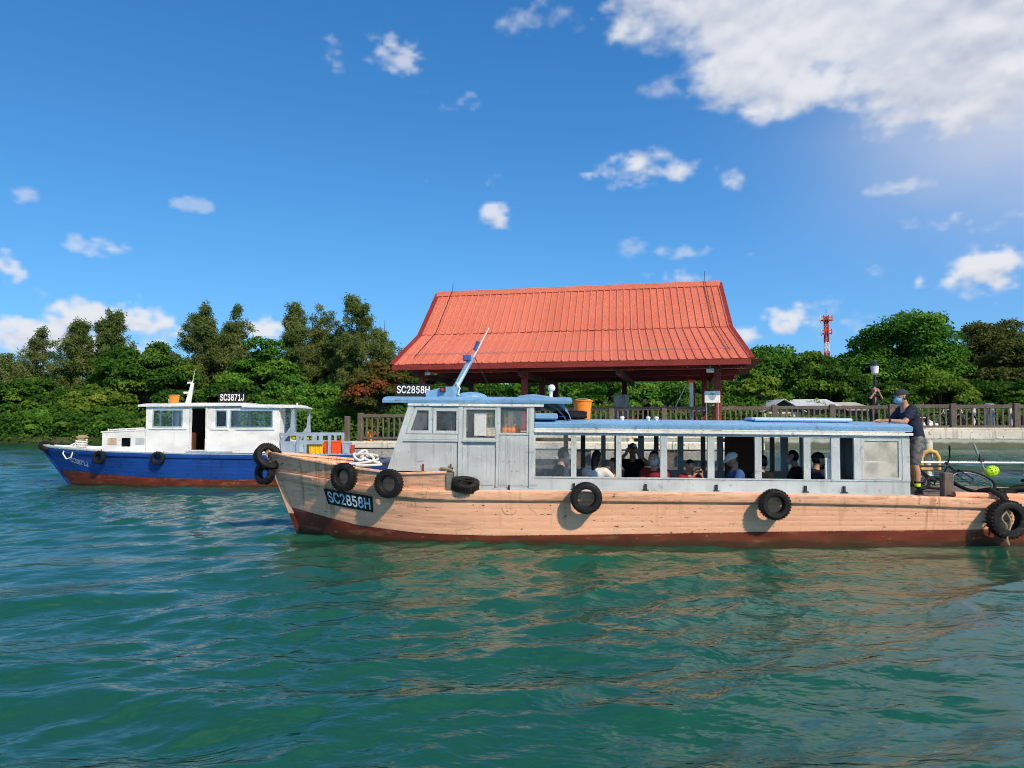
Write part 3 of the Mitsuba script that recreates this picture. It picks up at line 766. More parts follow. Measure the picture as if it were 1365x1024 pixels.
def pavilion():
    with at_xf(JX):
        p = thing('pavilion', 'open jetty pavilion with a steep two stage red metal roof on red columns', 'pavilion')
        for s, t in ((-0.1, 0), (-8.03, 0), (-12.6, 0), (-0.5, 4.0), (-8.0, 4.0), (-12.6, 4.0), (-1.0, 8.0), (-4.4, 7.9), (-8.0, 8.0), (-12.6, 8.0)):
            put(p, 'column', [bx(s - 0.13, s + 0.13, t - 0.25, t + 0.01, 1.80, 4.42, 0.02), bx(s - 0.2, s + 0.2, t - 0.32, t + 0.08, 1.772, 1.95, 0.02)], 'pavilion_red')
        for t in (-0.12, 3.88, 7.88):
            put(p, 'beam', bx(-13.2, 1.0, t - 0.12, t + 0.12, 4.25, 4.50, 0.015), 'pavilion_red')
        for s in (-12.6, -8.03, -4.0, -0.1):
            put(p, 'beam', bx(s - 0.1, s + 0.1, -1.15, 8.0, 4.02, 4.247, 0.015), 'ceiling_wood')
        put(p, 'beam', bx(0.55, 1.0, -0.9, -0.55, 4.2, 4.42, 0.02), 'pavilion_red', label='short red beam end under the right eave')
        zs = {'e': 4.55, 'b': 6.05, 'r': 8.38}
        F = {'e': (-13.5, 1.1, -1.4), 'b': (-13.05, 0.45, 0.9), 'r': (-13.0, 0.15, 3.4)}
        B = {'e': (-13.5, 1.1, 8.2), 'b': (-13.05, 0.45, 5.9), 'r': (-13.0, 0.15, 3.4)}
        C = lambda D, k, u: np.array([D[k][0] + (D[k][1] - D[k][0]) * u, D[k][2], zs[k]])
        N = 44
        rng = np.random.default_rng(8)

        def panel(a, b, c, d):
            """Corners a, b at the foot and d, c at the head: a flat tray with one standing rib."""
            n = np.cross(b - a, d - a)
            n /= np.linalg.norm(n)
            if n[2] < 0:
                n = -n
            rows = []
            for lo, hi in ((a, b), (d, c)):
                e = hi - lo
                L = np.linalg.norm(e)
                e = e / L
                rows.append([lo + e * 0.002, lo + e * (L - 0.095), lo + e * (L - 0.058) + n * 0.05, lo + e * (L - 0.040) + n * 0.05, lo + e * (L - 0.002), lo + e * (L - 0.002) - n * 0.02, lo + e * 0.002 - n * 0.02])
            m = []
            r0, r1 = rows
            v = np.array(r0 + r1)
            k = 7
            f = []
            for i in range(k):
                i2 = (i + 1) % k
                f += [(i, i2, k + i2), (i, k + i2, k + i)]
            for cap, fl in ((0, 1), (k, 0)):
                for tri in ((0, 1, 6), (1, 5, 6), (1, 2, 4), (2, 3, 4), (1, 4, 5)):
                    f.append(tuple(cap + q for q in (tri if fl else tri[::-1])))
            return trimesh.Trimesh(v, np.array(f), process=False)

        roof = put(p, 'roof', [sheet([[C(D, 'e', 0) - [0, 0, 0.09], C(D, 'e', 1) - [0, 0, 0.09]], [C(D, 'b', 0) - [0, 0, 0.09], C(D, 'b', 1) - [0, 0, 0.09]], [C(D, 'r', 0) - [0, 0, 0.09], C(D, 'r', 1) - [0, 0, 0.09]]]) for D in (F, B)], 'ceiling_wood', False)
        back = []
        for k in range(N):
            u0, u1 = k / N, (k + 1) / N
            j = [rng.normal(0, 0.004) for _ in range(3)]
            for (lo, hi, lift) in (('e', 'b', 0.0), ('b', 'r', 0.03)):
                put(roof, 'roof_panel', panel(C(F, lo, u0) + [0, 0, lift + j[0]], C(F, lo, u1) + [0, 0, lift + j[0]], C(F, hi, u1) + [0, 0, lift * 0.3 + j[1]], C(F, hi, u0) + [0, 0, lift * 0.3 + j[1]]), f'roof_sheet_{"abc"[rng.integers(0, 3)]}', False)
                back.append(panel(C(B, lo, u1), C(B, lo, u0), C(B, hi, u0), C(B, hi, u1)))
        put(roof, 'rear_panels', back, 'roof_sheet_a', False, kind='stuff')
        rd = [C(F, 'r', 0) + [-0.06, 0, 0.05], C(F, 'r', 1) + [0.06, 0, 0.05]]
        put(roof, 'ridge_cap', [hullof([r + np.array(o) for r in rd for o in ((0, -0.26, -0.22), (0, 0, 0.06), (0, 0.26, -0.22), (0, 0, -0.05))])], 'roof_sheet_c', False)
        for u, sg in ((0, -1), (1, 1)):
            pts = [C(F, 'e', u), C(F, 'b', u), C(F, 'r', u), C(B, 'b', u), C(B, 'e', u)]
            vm = [beam(a + np.array([sg * 0.05, 0, 0.0]), b + np.array([sg * 0.05, 0, 0.0]), 0.08, 0.22, (1, 0, 0)) for a, b in zip(pts[:-1], pts[1:])]
            put(roof, 'verge_board', vm, 'pavilion_red')
            g = Polygon([(-1.1, 4.62), (0.95, 5.95), (3.4, 8.2), (5.85, 5.95), (7.9, 4.62)])
            ge = trimesh.creation.extrude_polygon(g, 0.05, engine='earcut')
            s_ = -12.9 if u == 0 else 0.05
            put(p, 'gable', trimesh.Trimesh(np.stack([s_ + ge.vertices[:, 2], ge.vertices[:, 0], ge.vertices[:, 1]], -1), ge.faces, process=False), 'pavilion_red', False)
        for D, o in ((F, -0.03), (B, 0.03)):
            put(roof, 'eave_board', bx(-13.5, 1.1, D['e'][2] + o - 0.03, D['e'][2] + o + 0.03, 4.30, 4.515, 0.01), 'pavilion_red')
        for z0, nn in ((4.58, 'e'),):
            a, b = C(F, 'e', 0), C(F, 'e', 1)
            q = lambda u, h: C(F, 'e', u) * (1 - h) + C(F, 'b', u) * h + np.array([0, 0, 0.075])
            put(roof, 'snow_bar' if False else 'guard_wire', tube([q(u, 0.28) for u in np.linspace(0.02, 0.98, 12)], 0.012, 5), 'steel')
        for u in (0.055, 0.955):
            w = [C(F, 'r', u) + [0, 0, 0.55], C(F, 'r', u) + [0, -0.1, 0.12], C(F, 'b', u) + [0, 0, 0.14], C(F, 'e', u) * 0.85 + C(F, 'b', u) * 0.15 + np.array([0, 0, 0.12])]
            put(roof, 'lightning_wire', tube(w, 0.014, 5), 'black_metal')
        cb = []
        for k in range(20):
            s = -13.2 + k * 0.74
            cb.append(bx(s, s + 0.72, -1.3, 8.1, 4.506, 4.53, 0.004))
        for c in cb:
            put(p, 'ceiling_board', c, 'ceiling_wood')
        for s in (-11.0, -4.2):
            put(p, 'ceiling_lamp', bx(s - 0.6, s + 0.6, 1.9, 2.1, 4.40, 4.50, 0.02), 'white_paint')
        put(p, 'flood_lamp', [bx(-0.55, -0.25, -1.0, -0.8, 4.05, 4.2, 0.02), rod((-0.4, -0.9, 4.2), (-0.4, -0.9, 4.4), 0.02)], 'white_paint')
        put(p, 'flood_lamp', [bx(-12.2, -12.0, -1.0, -0.8, 4.12, 4.26, 0.02), rod((-12.1, -0.9, 4.26), (-12.1, -0.9, 4.4), 0.02)], 'white_paint')
        # things standing under the roof
        b = thing('notice_board', 'small white notice board with a round grey emblem by the right columns', 'sign')
        put(b, 'board', bx(-0.62, -0.02, -0.42, -0.38, 2.86, 3.34, 0.01), 'white_paint')
        em = trimesh.creation.cylinder(0.14, 0.01, sections=24)
        em.apply_transform(R(90, [1, 0, 0]))
        em.apply_translation([-0.32, -0.426, 3.12])
        put(b, 'emblem', em, 'pale_blue_grey_paint')
        put(b, 'stand', [rod((-0.55, -0.36, 1.8), (-0.55, -0.36, 3.3), 0.02), rod((-0.1, -0.36, 1.8), (-0.1, -0.36, 3.3), 0.02)], 'steel')
        l = thing('lifebuoy_post', 'white post with a red cap and hanging rope beside the notice board', 'post')
        put(l, 'post', bx(-1.2, -1.04, 0.5, 0.66, 1.77, 3.75, 0.02), 'white_paint')
        put(l, 'cap', bx(-1.26, -0.98, 0.44, 0.72, 3.752, 3.86, 0.02), 'red_plastic')
        put(l, 'rope', tube([(-1.3, 0.6, 3.7), (-1.5, 0.6, 3.3), (-1.75, 0.6, 2.8), (-1.9, 0.6, 2.5)], 0.02, 6), 'white_rope_fibre')
        put(l, 'bracket', bx(-1.03, -0.6, 0.5, 0.62, 2.55, 2.7, 0.02), 'white_paint')
        c = thing('cabinet', 'grey metal cabinet standing under the middle of the pavilion roof', 'cabinet')
        put(c, 'body', bx(-4.4, -3.75, 1.2, 1.7, 1.77, 3.3, 0.02), 'grey_concrete')
        put(c, 'door', bx(-4.36, -3.79, 1.18, 1.198, 1.9, 3.26, 0.008), 'grey_concrete')


pavilion()

# ------------------------------------------------------------------ street lamp, sheds, car behind the jetty
def street_lamp():
    with at_xf(JX @ T(6.02, 0.9, 1.765)):
        t = thing('street_lamp', 'black street lamp with a lantern head standing on the jetty', 'street lamp')
        put(t, 'base', lathe([(0.0, 0), (0.17, 0), (0.17, 0.12), (0.10, 0.2), (0.09, 0.6), (0.06, 0.7)], 16), 'black_metal')
        put(t, 'post', rod((0, 0, 0.68), (0, 0, 2.22), 0.055, 12, 0.045), 'black_metal')
        put(t, 'lantern', lathe([(0.05, 2.2), (0.10, 2.24), (0.13, 2.27), (0.155, 2.55), (0.15, 2.57)], 16), 'white_paint')
        put(t, 'cap', lathe([(0.175, 2.572), (0.17, 2.62), (0.10, 2.70), (0.05, 2.74), (0.03, 2.82), (0.0, 2.84)], 16), 'black_metal')


street_lamp()


def shed(x, y, w, d, h0, h1, label, roofm, wallm, gable=True, z=1.25):
    t = thing('shed', label, 'shed')
    with at_xf(T(x, y, z)):
        put(t, 'wall', bx(-w / 2, w / 2, 0, d, 0, h0, 0.02), wallm)
        if gable:
            put(t, 'gable', prism(Polygon([(-w / 2, h0 + 0.003), (w / 2, h0 + 0.003), (0, h1)]), 0.02, 0.3), 'charcoal_cloth')
            for sg in (-1, 1):
                put(t, 'roof', beam((sg * (w / 2 + 0.35), d / 2 - 0.2, h0 - 0.03), (0, d / 2 - 0.2, h1 + 0.08), d + 0.8, 0.07), roofm)
        else:
            n = int(w / 0.5)
            for k in range(n):
                a, b = -w / 2 - 0.3 + (w + 0.6) * k / n, -w / 2 - 0.3 + (w + 0.6) * (k + 1) / n - 0.02
                put(t, 'roof_sheet', hullof([(q, yy, zz + o) for q in (a, b) for yy, zz in ((-0.6, h0 + 0.05), (d + 0.3, h1)) for o in (0, 0.06)]), roofm)
        put(t, 'door', bx(-0.4, 0.4, -0.03, -0.003, 0, min(2.0, h0 - 0.1), 0.01), 'dark_wood')


shed(26.4, 75.5, 3.6, 4, 2.2, 3.35, 'small shed with a pale gabled roof behind the jetty right of the pavilion', 'shed_metal', 'cream_wall')
shed(30.6, 76.5, 4.3, 4.5, 2.4, 3.6, 'open shed with a sloping light metal roof left of the street lamp', 'shed_metal', 'dark_wood', False)
shed(34.6, 76.8, 2.6, 4.5, 2.3, 3.3, 'lower shed with a duller metal roof right behind the street lamp', 'grey_concrete', 'dark_wood', False)
shed(20.6, 79.5, 4.2, 4, 2.0, 2.9, 'cream roofed hut seen past the right columns of the pavilion', 'cream_wall', 'cream_wall', True)


def car():
    t = thing('parked_car', 'white parked car with dark windows behind the jetty rail', 'car')
    with at_xf(T(37.9, 73.5, 1.25)):
        side = Polygon([(-2.1, 0.35), (-2.1, 0.8), (-1.9, 1.0), (-1.1, 1.1), (-0.5, 1.62), (0.9, 1.66), (1.7, 1.15), (2.1, 1.05), (2.15, 0.4)])
        put(t, 'body', prism(side, -0.8, 0.8), 'car_white')
        for sd in (-0.81, 0.8):
            put(t, 'window', prism(Polygon([(-0.9, 1.12), (-0.45, 1.55), (0.85, 1.58), (1.4, 1.16)]), sd, sd + 0.01), 'dark_void')
        for q in (-1.35, 1.4):
            for sd in (-0.86, 0.66):
                w = trimesh.creation.cylinder(0.33, 0.2, sections=24)
                w.apply_transform(R(90, [1, 0, 0]))
                w.apply_translation([q, sd + 0.1, 0.33])
                wk = put(t, 'wheel', w, 'rubber')
                hb = trimesh.creation.cylinder(0.2, 0.215, sections=16)
                hb.apply_transform(R(90, [1, 0, 0]))
                hb.apply_translation([q, sd + 0.1, 0.33])
                put(wk, 'rim', hb, 'steel')


car()

# ------------------------------------------------------------------ wooden boats
class Hull:
    def __init__(s, stem, lent, xend, B, deck, rail, paint_line, keel=-0.55, fine=2.5, stern=0.14):
        s.stem, s.lent, s.xend, s.B, s.deck, s.rail, s.line, s.keel, s.fine, s.stern = stem, lent, xend, B, deck, rail, paint_line, keel, fine, stern

    def hb(s, x, z):
        """Half breadth of the hull at x and height z."""
        t = np.clip((np.asarray(x, float) - s.stem(z)) / s.lent, 0, 1)
        a = np.clip((np.asarray(x, float) - (s.xend - 4.5)) / 4.5, 0, 1)
        return s.B(z) * (1 - (1 - t) ** s.fine) * (1 - s.stern * a * a)

    def strip(s, lo, hi, rows, side, u=None, x0=None, x1=None):
        u = np.concatenate([np.linspace(0, 0.16, 16), np.linspace(0.18, 1, 40)]) if u is None else u
        xn = s.stem(0.7) + u * (s.xend - s.stem(0.7))
        if x0 is not None:
            xn = np.linspace(x0, x1, len(u))
        out = []
        for v, o in rows:
            z = lo(xn) + (hi(xn) - lo(xn)) * v
            x = s.stem(z) + u * (s.xend - s.stem(z)) if x0 is None else np.maximum(xn, s.stem(z))
            out.append(np.stack([x, side * np.maximum(s.hb(x, z) + o, 0.0), z], -1))
        return sheet(out if side < 0 else out[::-1])

    def build(s, k, side_mat, bottom_mat, n=5, strake=0.17, strake_d=0.055, zs=0.19):
        hull = put(k, 'hull', [s.strip(lambda x: 0 * x + s.keel, s.line, [(0, -0.25), (0.3, -0.06), (0.6, 0), (1, -0.001)], sd) for sd in (-1, 1)], bottom_mat, 40)
        top = lambda x: s.deck(x) - zs
        for sd in (-1, 1):
            for i in range(n):
                lo = lambda x, i=i: s.line(x) + (top(x) - s.line(x)) * i / n
                hi = lambda x, i=i: s.line(x) + (top(x) - s.line(x)) * (i + 1) / n
                put(hull, 'plank', s.strip(lo, hi, [(0, -0.0025), (0.04, 0.0), (0.5, 0.002), (0.96, 0.0), (1, -0.0025)], sd), side_mat, 40)
            put(hull, 'sheer_plank', s.strip(top, s.deck, [(0, -0.004), (1, 0.0)], sd), side_mat, 40)
            put(k, 'rubbing_strake', s.strip(lambda x: s.deck(x) - strake, s.deck, [(0, 0.0), (0.04, 0.6 * strake_d), (0.2, strake_d), (0.5, strake_d * 0.85), (0.8, strake_d), (0.96, 0.7 * strake_d), (1.0, 0.0), (1.0, -0.12)], sd), side_mat, 50)
        z = np.linspace(s.keel, float(s.deck(np.array([s.xend]))[0]), 8)
        put(hull, 'transom', sheet([[[s.xend, -s.hb(s.xend, q), q] for q in z], [[s.xend, s.hb(s.xend, q), q] for q in z]]), side_mat)

    def on(s, x, z, off=0.0):
        return np.stack([x, -(s.hb(x, z) + off), z], -1)

    def board(s, corners, off):
        """A grid and a mapper from the unit square onto the near side of the hull."""
        tl, tr, br, bl = [np.array(c) for c in corners]

        def f(a, b, o):
            a, b = np.asarray(a)[..., None], np.asarray(b)[..., None]
            xz = (bl * (1 - a) + br * a) * (1 - b) + (tl * (1 - a) + tr * a) * b
            p = s.on(xz[..., 0], xz[..., 1], 0)
            p[..., 1] -= o
            return p
        return f


def lettering(f, text, off, x0=0.05, x1=0.95, z0=0.14, z1=0.86, depth=0.004):
    m = meshkit.text_mesh(text, 1.0, 0.1, True)
    m = m.subdivide_to_size(0.35) if hasattr(m, 'subdivide_to_size') else m
    v = m.vertices
    lo, hi = v.min(0), v.max(0)
    a = x0 + (x1 - x0) * (v[:, 0] - lo[0]) / (hi[0] - lo[0])
    b = z0 + (z1 - z0) * (v[:, 1] - lo[1]) / (hi[1] - lo[1])
    p = f(a, b, off + depth * (v[:, 2] > 0.05))
    return trimesh.Trimesh(p, m.faces, process=False)


def plain(corners, y):
    tl, tr, br, bl = [np.array(c, float) for c in corners]

    def f(a, b, o):
        a, b = np.asarray(a)[..., None], np.asarray(b)[..., None]
        xz = (bl * (1 - a) + br * a) * (1 - b) + (tl * (1 - a) + tr * a) * b
        return np.stack([xz[..., 0], 0 * xz[..., 0] + y - o, xz[..., 1]], -1)
    return f


def tyre(label, c, axis, Rr=0.25, w=0.17, rope=None, seed=0, mat='rubber', group=None):
    """c: the centre; axis: the wheel axis."""
    t = thing('tyre', label, 'tyre', group)
    r = Rr * 0.56
    prof = [(r, -w * 0.36), (r * 1.12, -w * 0.46), (Rr * 0.84, -w * 0.5), (Rr * 0.95, -w * 0.42), (Rr, -w * 0.3), (Rr * 1.01, 0), (Rr, w * 0.3), (Rr * 0.95, w * 0.42), (Rr * 0.84, w * 0.5), (r * 1.12, w * 0.46), (r, w * 0.36), (r * 1.04, w * 0.2), (Rr * 0.82, 0), (r * 1.04, -w * 0.2), (r, -w * 0.36)]
    m = [lathe(prof, 44)]
    n, gr = (30, 1.0) if seed % 3 else (44, 0.6)
    for i in range(n):
        for sd in (-1, 1):
            a = (i + 0.5 * (sd > 0)) * 2 * PI / n
            lug = bx(Rr * 0.93, Rr * (1 + 0.035 * gr), -Rr * 0.055 * gr, Rr * 0.055 * gr, 0.012 if sd > 0 else -w * 0.44, w * 0.44 if sd > 0 else -0.012, 0.004)
            lug.apply_transform(R(math.degrees(a), [0, 0, 1]))
            m.append(lug)
    with at_xf(place(axis, c) @ R(seed * 37, [0, 0, 1])):
        put(t, 'casing', m, mat, 35)
    if rope is not None:
        put(t, 'rope', [tube(r_, 0.014, 6) for r_ in rope], 'black_rope_fibre')
    return t


def ring(poly, w):
    return poly.difference(poly.buffer(-w, join_style=2))


PEACH = Hull(stem=lambda z: -3.833 - 0.39 * z - 0.02 * z * z, lent=3.9, xend=11.0,
             B=lambda z: np.where(np.asarray(z) >= 0, 1.37 + 0.15 * np.asarray(z, float), 1.37 + 0.25 * np.minimum(np.asarray(z, float), 0)),
             deck=lambda x: np.interp(x, [-4.4, -3.4, -2.4, -1.4, 0, 4, 6.3, 8, 9.2], [1.09, 1.01, 0.92, 0.85, 0.855, 0.865, 0.845, 0.80, 0.80]),
             rail=lambda x: np.interp(x, [-4.45, -3.6, -2.55, -1.83, -1.0], [1.37, 1.27, 1.155, 1.085, 1.125]),
             paint_line=lambda x: np.interp(x, [-4.0, -3.51, -2.74, -1.6, -0.4, 0.81, 2.48, 4.03, 8.1, 9.2], [0.40, 0.335, 0.215, 0.135, 0.13, 0.155, 0.20, 0.245, 0.335, 0.36]))
PEACH_XF = T(0, 13.9, 0) @ R(-1.0, [0, 0, 1]) @ R(0.544, [0, 1, 0])


def peach_boat():
    H = PEACH
    k = thing('passenger_boat', 'wooden passenger boat with a peach hull, grey cabins and pale blue roofs', 'boat')
    H.build(k, 'peach_paint', 'red_bottom_paint')
    # stem post
    zz = np.linspace(0.30, 1.43, 9)
    put(k, 'stem_post', [hullof([(H.stem(z) + dx, sy * wd, z) for z in (a, b) for dx, wd in ((-0.045, 0.035), (0.06, 0.07)) for sy in (-1, 1)]) for a, b in zip(zz[:-1], zz[1:])], 'peach_paint')
    zz = np.linspace(-0.4, 0.298, 5)
    put(k, 'stem_foot', [hullof([(H.stem(z) + dx, sy * wd, z) for z in (a, b) for dx, wd in ((-0.04, 0.033), (0.06, 0.07)) for sy in (-1, 1)]) for a, b in zip(zz[:-1], zz[1:])], 'red_bottom_paint')
    # raised bulwark round the bow and its cap
    for sd in (-1, 1):
        u = np.linspace(0, 1, 26)
        xs = (-4.40, -1.03)
        put(k, 'bulwark', H.strip(H.deck, H.rail, [(0, 0.0), (1, 0.012), (1, -0.06), (0, -0.06)], sd, u, *xs), 'peach_paint', 50)
        top = lambda x: H.rail(x) + 0.035
        put(k, 'bulwark_cap', H.strip(H.rail, top, [(0, 0.035), (0.2, 0.04), (0.9, 0.03), (1, 0.02), (1, -0.085), (0, -0.09)], sd, u, *xs), 'peach_paint', 50)
        put(k, 'bulwark_end', hullof([(x, sd * (float(H.hb(-1.03, z)) + o), z) for x in (-1.028, -0.93) for z, o in ((0.858, 0.03), (0.858, -0.1), (1.13, 0.045), (1.13, -0.1))]), 'cabin_inside')
        # aft coaming
        u = np.linspace(0, 1, 16)
        if sd < 0:
            put(k, 'coaming', H.strip(lambda x: H.deck(x) + 0.003, lambda x: H.deck(x) + 0.085, [(0, -0.07), (0.3, -0.05), (0.8, -0.06), (1, -0.09), (1, -0.17), (0, -0.19)], sd, u, 7.05, 10.97), 'peach_paint', 50)
    # decks
    def deck_planks(x0, x1, z, n, mat, name, inset=0.07):
        xs = np.linspace(x0, x1, 14)
        for i in range(n):
            a, b = -1 + 2 * i / n, -1 + 2 * (i + 1) / n
            w = np.maximum(H.hb(xs, z) - inset, 0.02)
            ya, yb = w * a + 0.003, w * b - 0.003
            zc = z + 0 * xs
            put(k, name, sheet([np.stack([xs, ya, zc - 0.03], -1), np.stack([xs, ya, zc], -1), np.stack([xs, yb, zc], -1), np.stack([xs, yb, zc - 0.03], -1)]), mat, False)
    deck_planks(-4.2, -1.75, 1.02, 12, 'grey_board_paint', 'fore_deck_plank')
    deck_planks(6.36, 10.95, 0.80, 12, 'dark_wood', 'aft_deck_plank', 0.05)
    put(k, 'hatch_cover', bx(-2.75, -1.95, -0.95, 0.95, 1.023, 1.10, 0.02), 'deck_blue_paint')
    for sd in (-1, 1):
        u = np.linspace(0, 1, 12)
        put(k, 'side_deck', H.strip(lambda x: H.deck(x) - 0.03, lambda x: H.deck(x) + 0.0, [(0, -0.02), (1, -0.02), (1, -0.42)], sd, u, -1.6, 6.5), 'grey_board_paint', False)
    put(k, 'cabin_floor', bx(-1.0, 6.4, -1.19, 1.19, 0.12, 0.16), 'cabin_inside')
    for sd in (-1, 1):
        put(k, 'inner_side', bx(-1.0, 6.4, sd * 1.2 - 0.015, sd * 1.2 + 0.015, 0.16, 0.84), 'cabin_inside')
        put(k, 'bench', bx(0.5, 6.3, min(sd * 0.75, sd * 1.18), max(sd * 0.75, sd * 1.18), 0.56, 0.61), 'brown_board')
    # ---- wheelhouse
    W = Polygon([(-2.015, 1.13), (-1.68, 2.20), (0.36, 2.20), (0.36, 0.80), (-0.93, 0.80), (-0.93, 1.13)])
    w1 = Polygon([(-1.655, 1.80), (-1.545, 2.13), (-1.36, 2.13), (-1.36, 1.80)])
    w2 = rect(-1.235, 1.80, -0.905, 2.12)
    wd = rect(-0.745, 1.69, -0.275, 2.15)
    wp = rect(-0.185, 1.775, 0.245, 2.185)
    for sd in (-1, 1):
        y0, y1 = (-1.25, -1.21) if sd < 0 else (1.21, 1.25)
        wl = put(k, 'wheelhouse_wall', prism(W.difference(w1).difference(w2).difference(wd).difference(wp), y0, y1), 'grey_board_paint')
        o = -1 if sd < 0 else 1
        f = lambda poly, d0, d1: prism(poly, min(o * (1.25 + d0), o * (1.25 + d1)), max(o * (1.25 + d0), o * (1.25 + d1)))
        for w, fr in ((w1, 0.05), (w2, 0.05), (wd, 0.045), (wp, 0.03)):
            put(wl, 'window_frame', f(w.buffer(fr, join_style=2).difference(w), 0.002, 0.022), 'grey_paint')
            c = np.array(w.exterior.coords)[:-1]
            put(wl, 'pane', trimesh.Trimesh(np.stack([c[:, 0], 0 * c[:, 0] + o * 1.228, c[:, 1]], -1), [[0, 1, 2], [0, 2, 3]], process=False), 'dusty_pane', False)
        put(wl, 'corner_post', f(Polygon([(-2.03, 1.13), (-1.695, 2.2), (-1.60, 2.2), (-1.93, 1.13)]), 0.003, 0.03), 'grey_paint')
        for a, b in ((-0.87, -0.80), (-0.255, -0.205), (0.285, 0.365)):
            put(wl, 'post', f(rect(a, 0.885, b, 2.20), 0.003, 0.032), 'grey_paint')
        put(wl, 'ledge', f(rect(-1.82, 1.625, -0.875, 1.655), 0.003, 0.028), 'grey_paint')
        put(wl, 'upper_rail', f(Polygon([(-1.80, 1.66), (-1.775, 1.74), (-0.875, 1.74), (-0.875, 1.66)]), 0.003, 0.014), 'grey_paint')
        put(wl, 'drip_sill', f(rect(-0.80, 1.625, -0.25, 1.655), 0.003, 0.06), 'grey_paint')
        put(wl, 'kick_rail', f(rect(-0.93, 0.82, 0.40, 0.88), 0.003, 0.045), 'grey_paint')
        put(wl, 'foot_rail', f(rect(-1.98, 1.14, -0.95, 1.20), 0.003, 0.035), 'grey_board_paint')
        put(wl, 'lower_panel', f(rect(-0.79, 0.92, -0.265, 1.55), 0.003, 0.012), 'grey_board_paint')
        put(wl, 'side_panel', f(rect(-0.2, 0.92, 0.28, 1.73), 0.003, 0.012), 'grey_board_paint')
        for q in (-1.45, -1.0):
            put(wl, 'bracket', f(rect(q, 1.12, q + 0.03, 1.26), 0.036, 0.055), 'rusty_metal')
        put(wl, 'bracket', f(rect(-0.05, 0.83, -0.02, 0.93), 0.046, 0.07), 'black_metal')
        put(wl, 'eave_trim', f(rect(-1.70, 2.203, 0.52, 2.245), -0.02, 0.05), 'white_trim_paint')
        put(wl, 'eave_trim', f(rect(-1.66, 2.25, 0.55, 2.272), -0.02, 0.03), 'white_trim_paint')
    # front and rear walls with windows
    P0, P1 = np.array((-2.015, 1.13)), np.array((-1.68, 2.20))
    fr = put(k, 'front_wall', [hullof([(p[0] + dx, y, p[1]) for p in (P0 + (P1 - P0) * a, P0 + (P1 - P0) * b) for dx in (0, 0.04) for y in (y0, y1)]) for a, b, y0, y1 in ((0, 0.6, -1.208, 1.208), (0.92, 1, -1.208, 1.208), (0.602, 0.918, -1.208, -1.1), (0.602, 0.918, -0.45, -0.35), (0.602, 0.918, 0.35, 0.45), (0.602, 0.918, 1.1, 1.208))], 'grey_board_paint')
    for y0, y1 in ((-1.1, -0.45), (-0.35, 0.35), (0.45, 1.1)):
        a, b = P0 + (P1 - P0) * 0.602, P0 + (P1 - P0) * 0.918
        put(fr, 'pane', trimesh.Trimesh([(a[0] + 0.02, y0, a[1]), (a[0] + 0.02, y1, a[1]), (b[0] + 0.02, y1, b[1]), (b[0] + 0.02, y0, b[1])], [[0, 1, 2], [0, 2, 3]], process=False), 'dusty_pane', False)
    put(k, 'bulkhead', [bx(0.31, 0.35, -1.208, -0.4, 0.16, 2.195), bx(0.31, 0.35, 0.4, 1.208, 0.16, 2.195), bx(0.31, 0.35, -0.398, 0.398, 1.9, 2.195)], 'cabin_inside')
    put(k, 'steering_wheel', tube([(-1.25, 0.26 * math.cos(a), 1.6 + 0.26 * math.sin(a)) for a in np.linspace(0, 2 * PI, 24, endpoint=False)], 0.022, 6, True), 'brown_board')
    put(k, 'dashboard', bx(-1.75, -1.3, -1.15, 1.15, 1.28, 1.5, 0.03), 'brown_board')
    # wheelhouse roof
    ys = np.linspace(-1.36, 1.36, 15)
    cam = lambda y: 0.10 * (1 - (y / 1.36) ** 2)
    def roof(x0, x1, ze0, ze1, th, mat, name, yw):
        q = np.linspace(-yw, yw, 17)
        c = lambda y: 0.07 * (1 - (y / yw) ** 2) + np.where(np.abs(y) > yw * 0.97, -0.03, 0.0)
        rows = []
        for x, ze in ((x0, ze0), (x1, ze1)):
            rows.append(np.concatenate([np.stack([0 * q + x, q, ze + th + c(q)], -1), np.stack([0 * q + x, q * 0.995, ze + c(q) * 0.9], -1)[::-1], [[x, -yw, ze + th + c(-yw)]]]))
        m = [sheet(rows)]
        for r in rows:
            n = len(q)
            m.append(sheet([r[:n], r[n:2 * n][::-1]]))
        return put(k, name, m, mat, 35)
    roof(-2.12, 0.98, 2.276, 2.285, 0.05, 'sky_blue_paint', 'wheelhouse_roof', 1.31)
    # ---- passenger cabin
    posts = [(0.365, 0.39), (0.97, 1.056), (1.70, 1.786), (2.418, 2.527), (3.182, 3.291), (3.945, 4.054), (4.73, 4.838), (5.17, 5.31), (5.537, 5.645), (6.31, 6.43)]
    for sd in (-1, 1):
        o = sd
        f = lambda poly, d0, d1: prism(poly, min(o * (1.25 + d0), o * (1.25 + d1)), max(o * (1.25 + d0), o * (1.25 + d1)))
        sill = put(k, 'sill_wall', f(rect(0.364, 0.80, 6.43, 1.05), -0.04, 0.0), 'grey_paint')
        put(sill, 'sill_cap', f(rect(0.37, 1.052, 6.43, 1.072), -0.05, 0.016), 'grey_paint')
        put(sill, 'foot_board', f(rect(0.364, 0.785, 6.42, 0.835), 0.002, 0.03), 'grey_board_paint')
        for q in (2.16, 3.30, 4.73, 5.35, 1.0):
            put(sill, 'bracket', [f(rect(q, 0.86, q + 0.035, 0.97), 0.003, 0.035), f(rect(q - 0.03, 0.855, q + 0.06, 0.88), 0.003, 0.05)], 'black_metal')
        hd = put(k, 'header', f(rect(0.364, 1.745, 6.43, 1.786), -0.04, 0.0), 'grey_paint')
        put(hd, 'trim_strip', f(rect(0.37, 1.79, 6.47, 1.835), -0.03, 0.05), 'white_trim_paint')
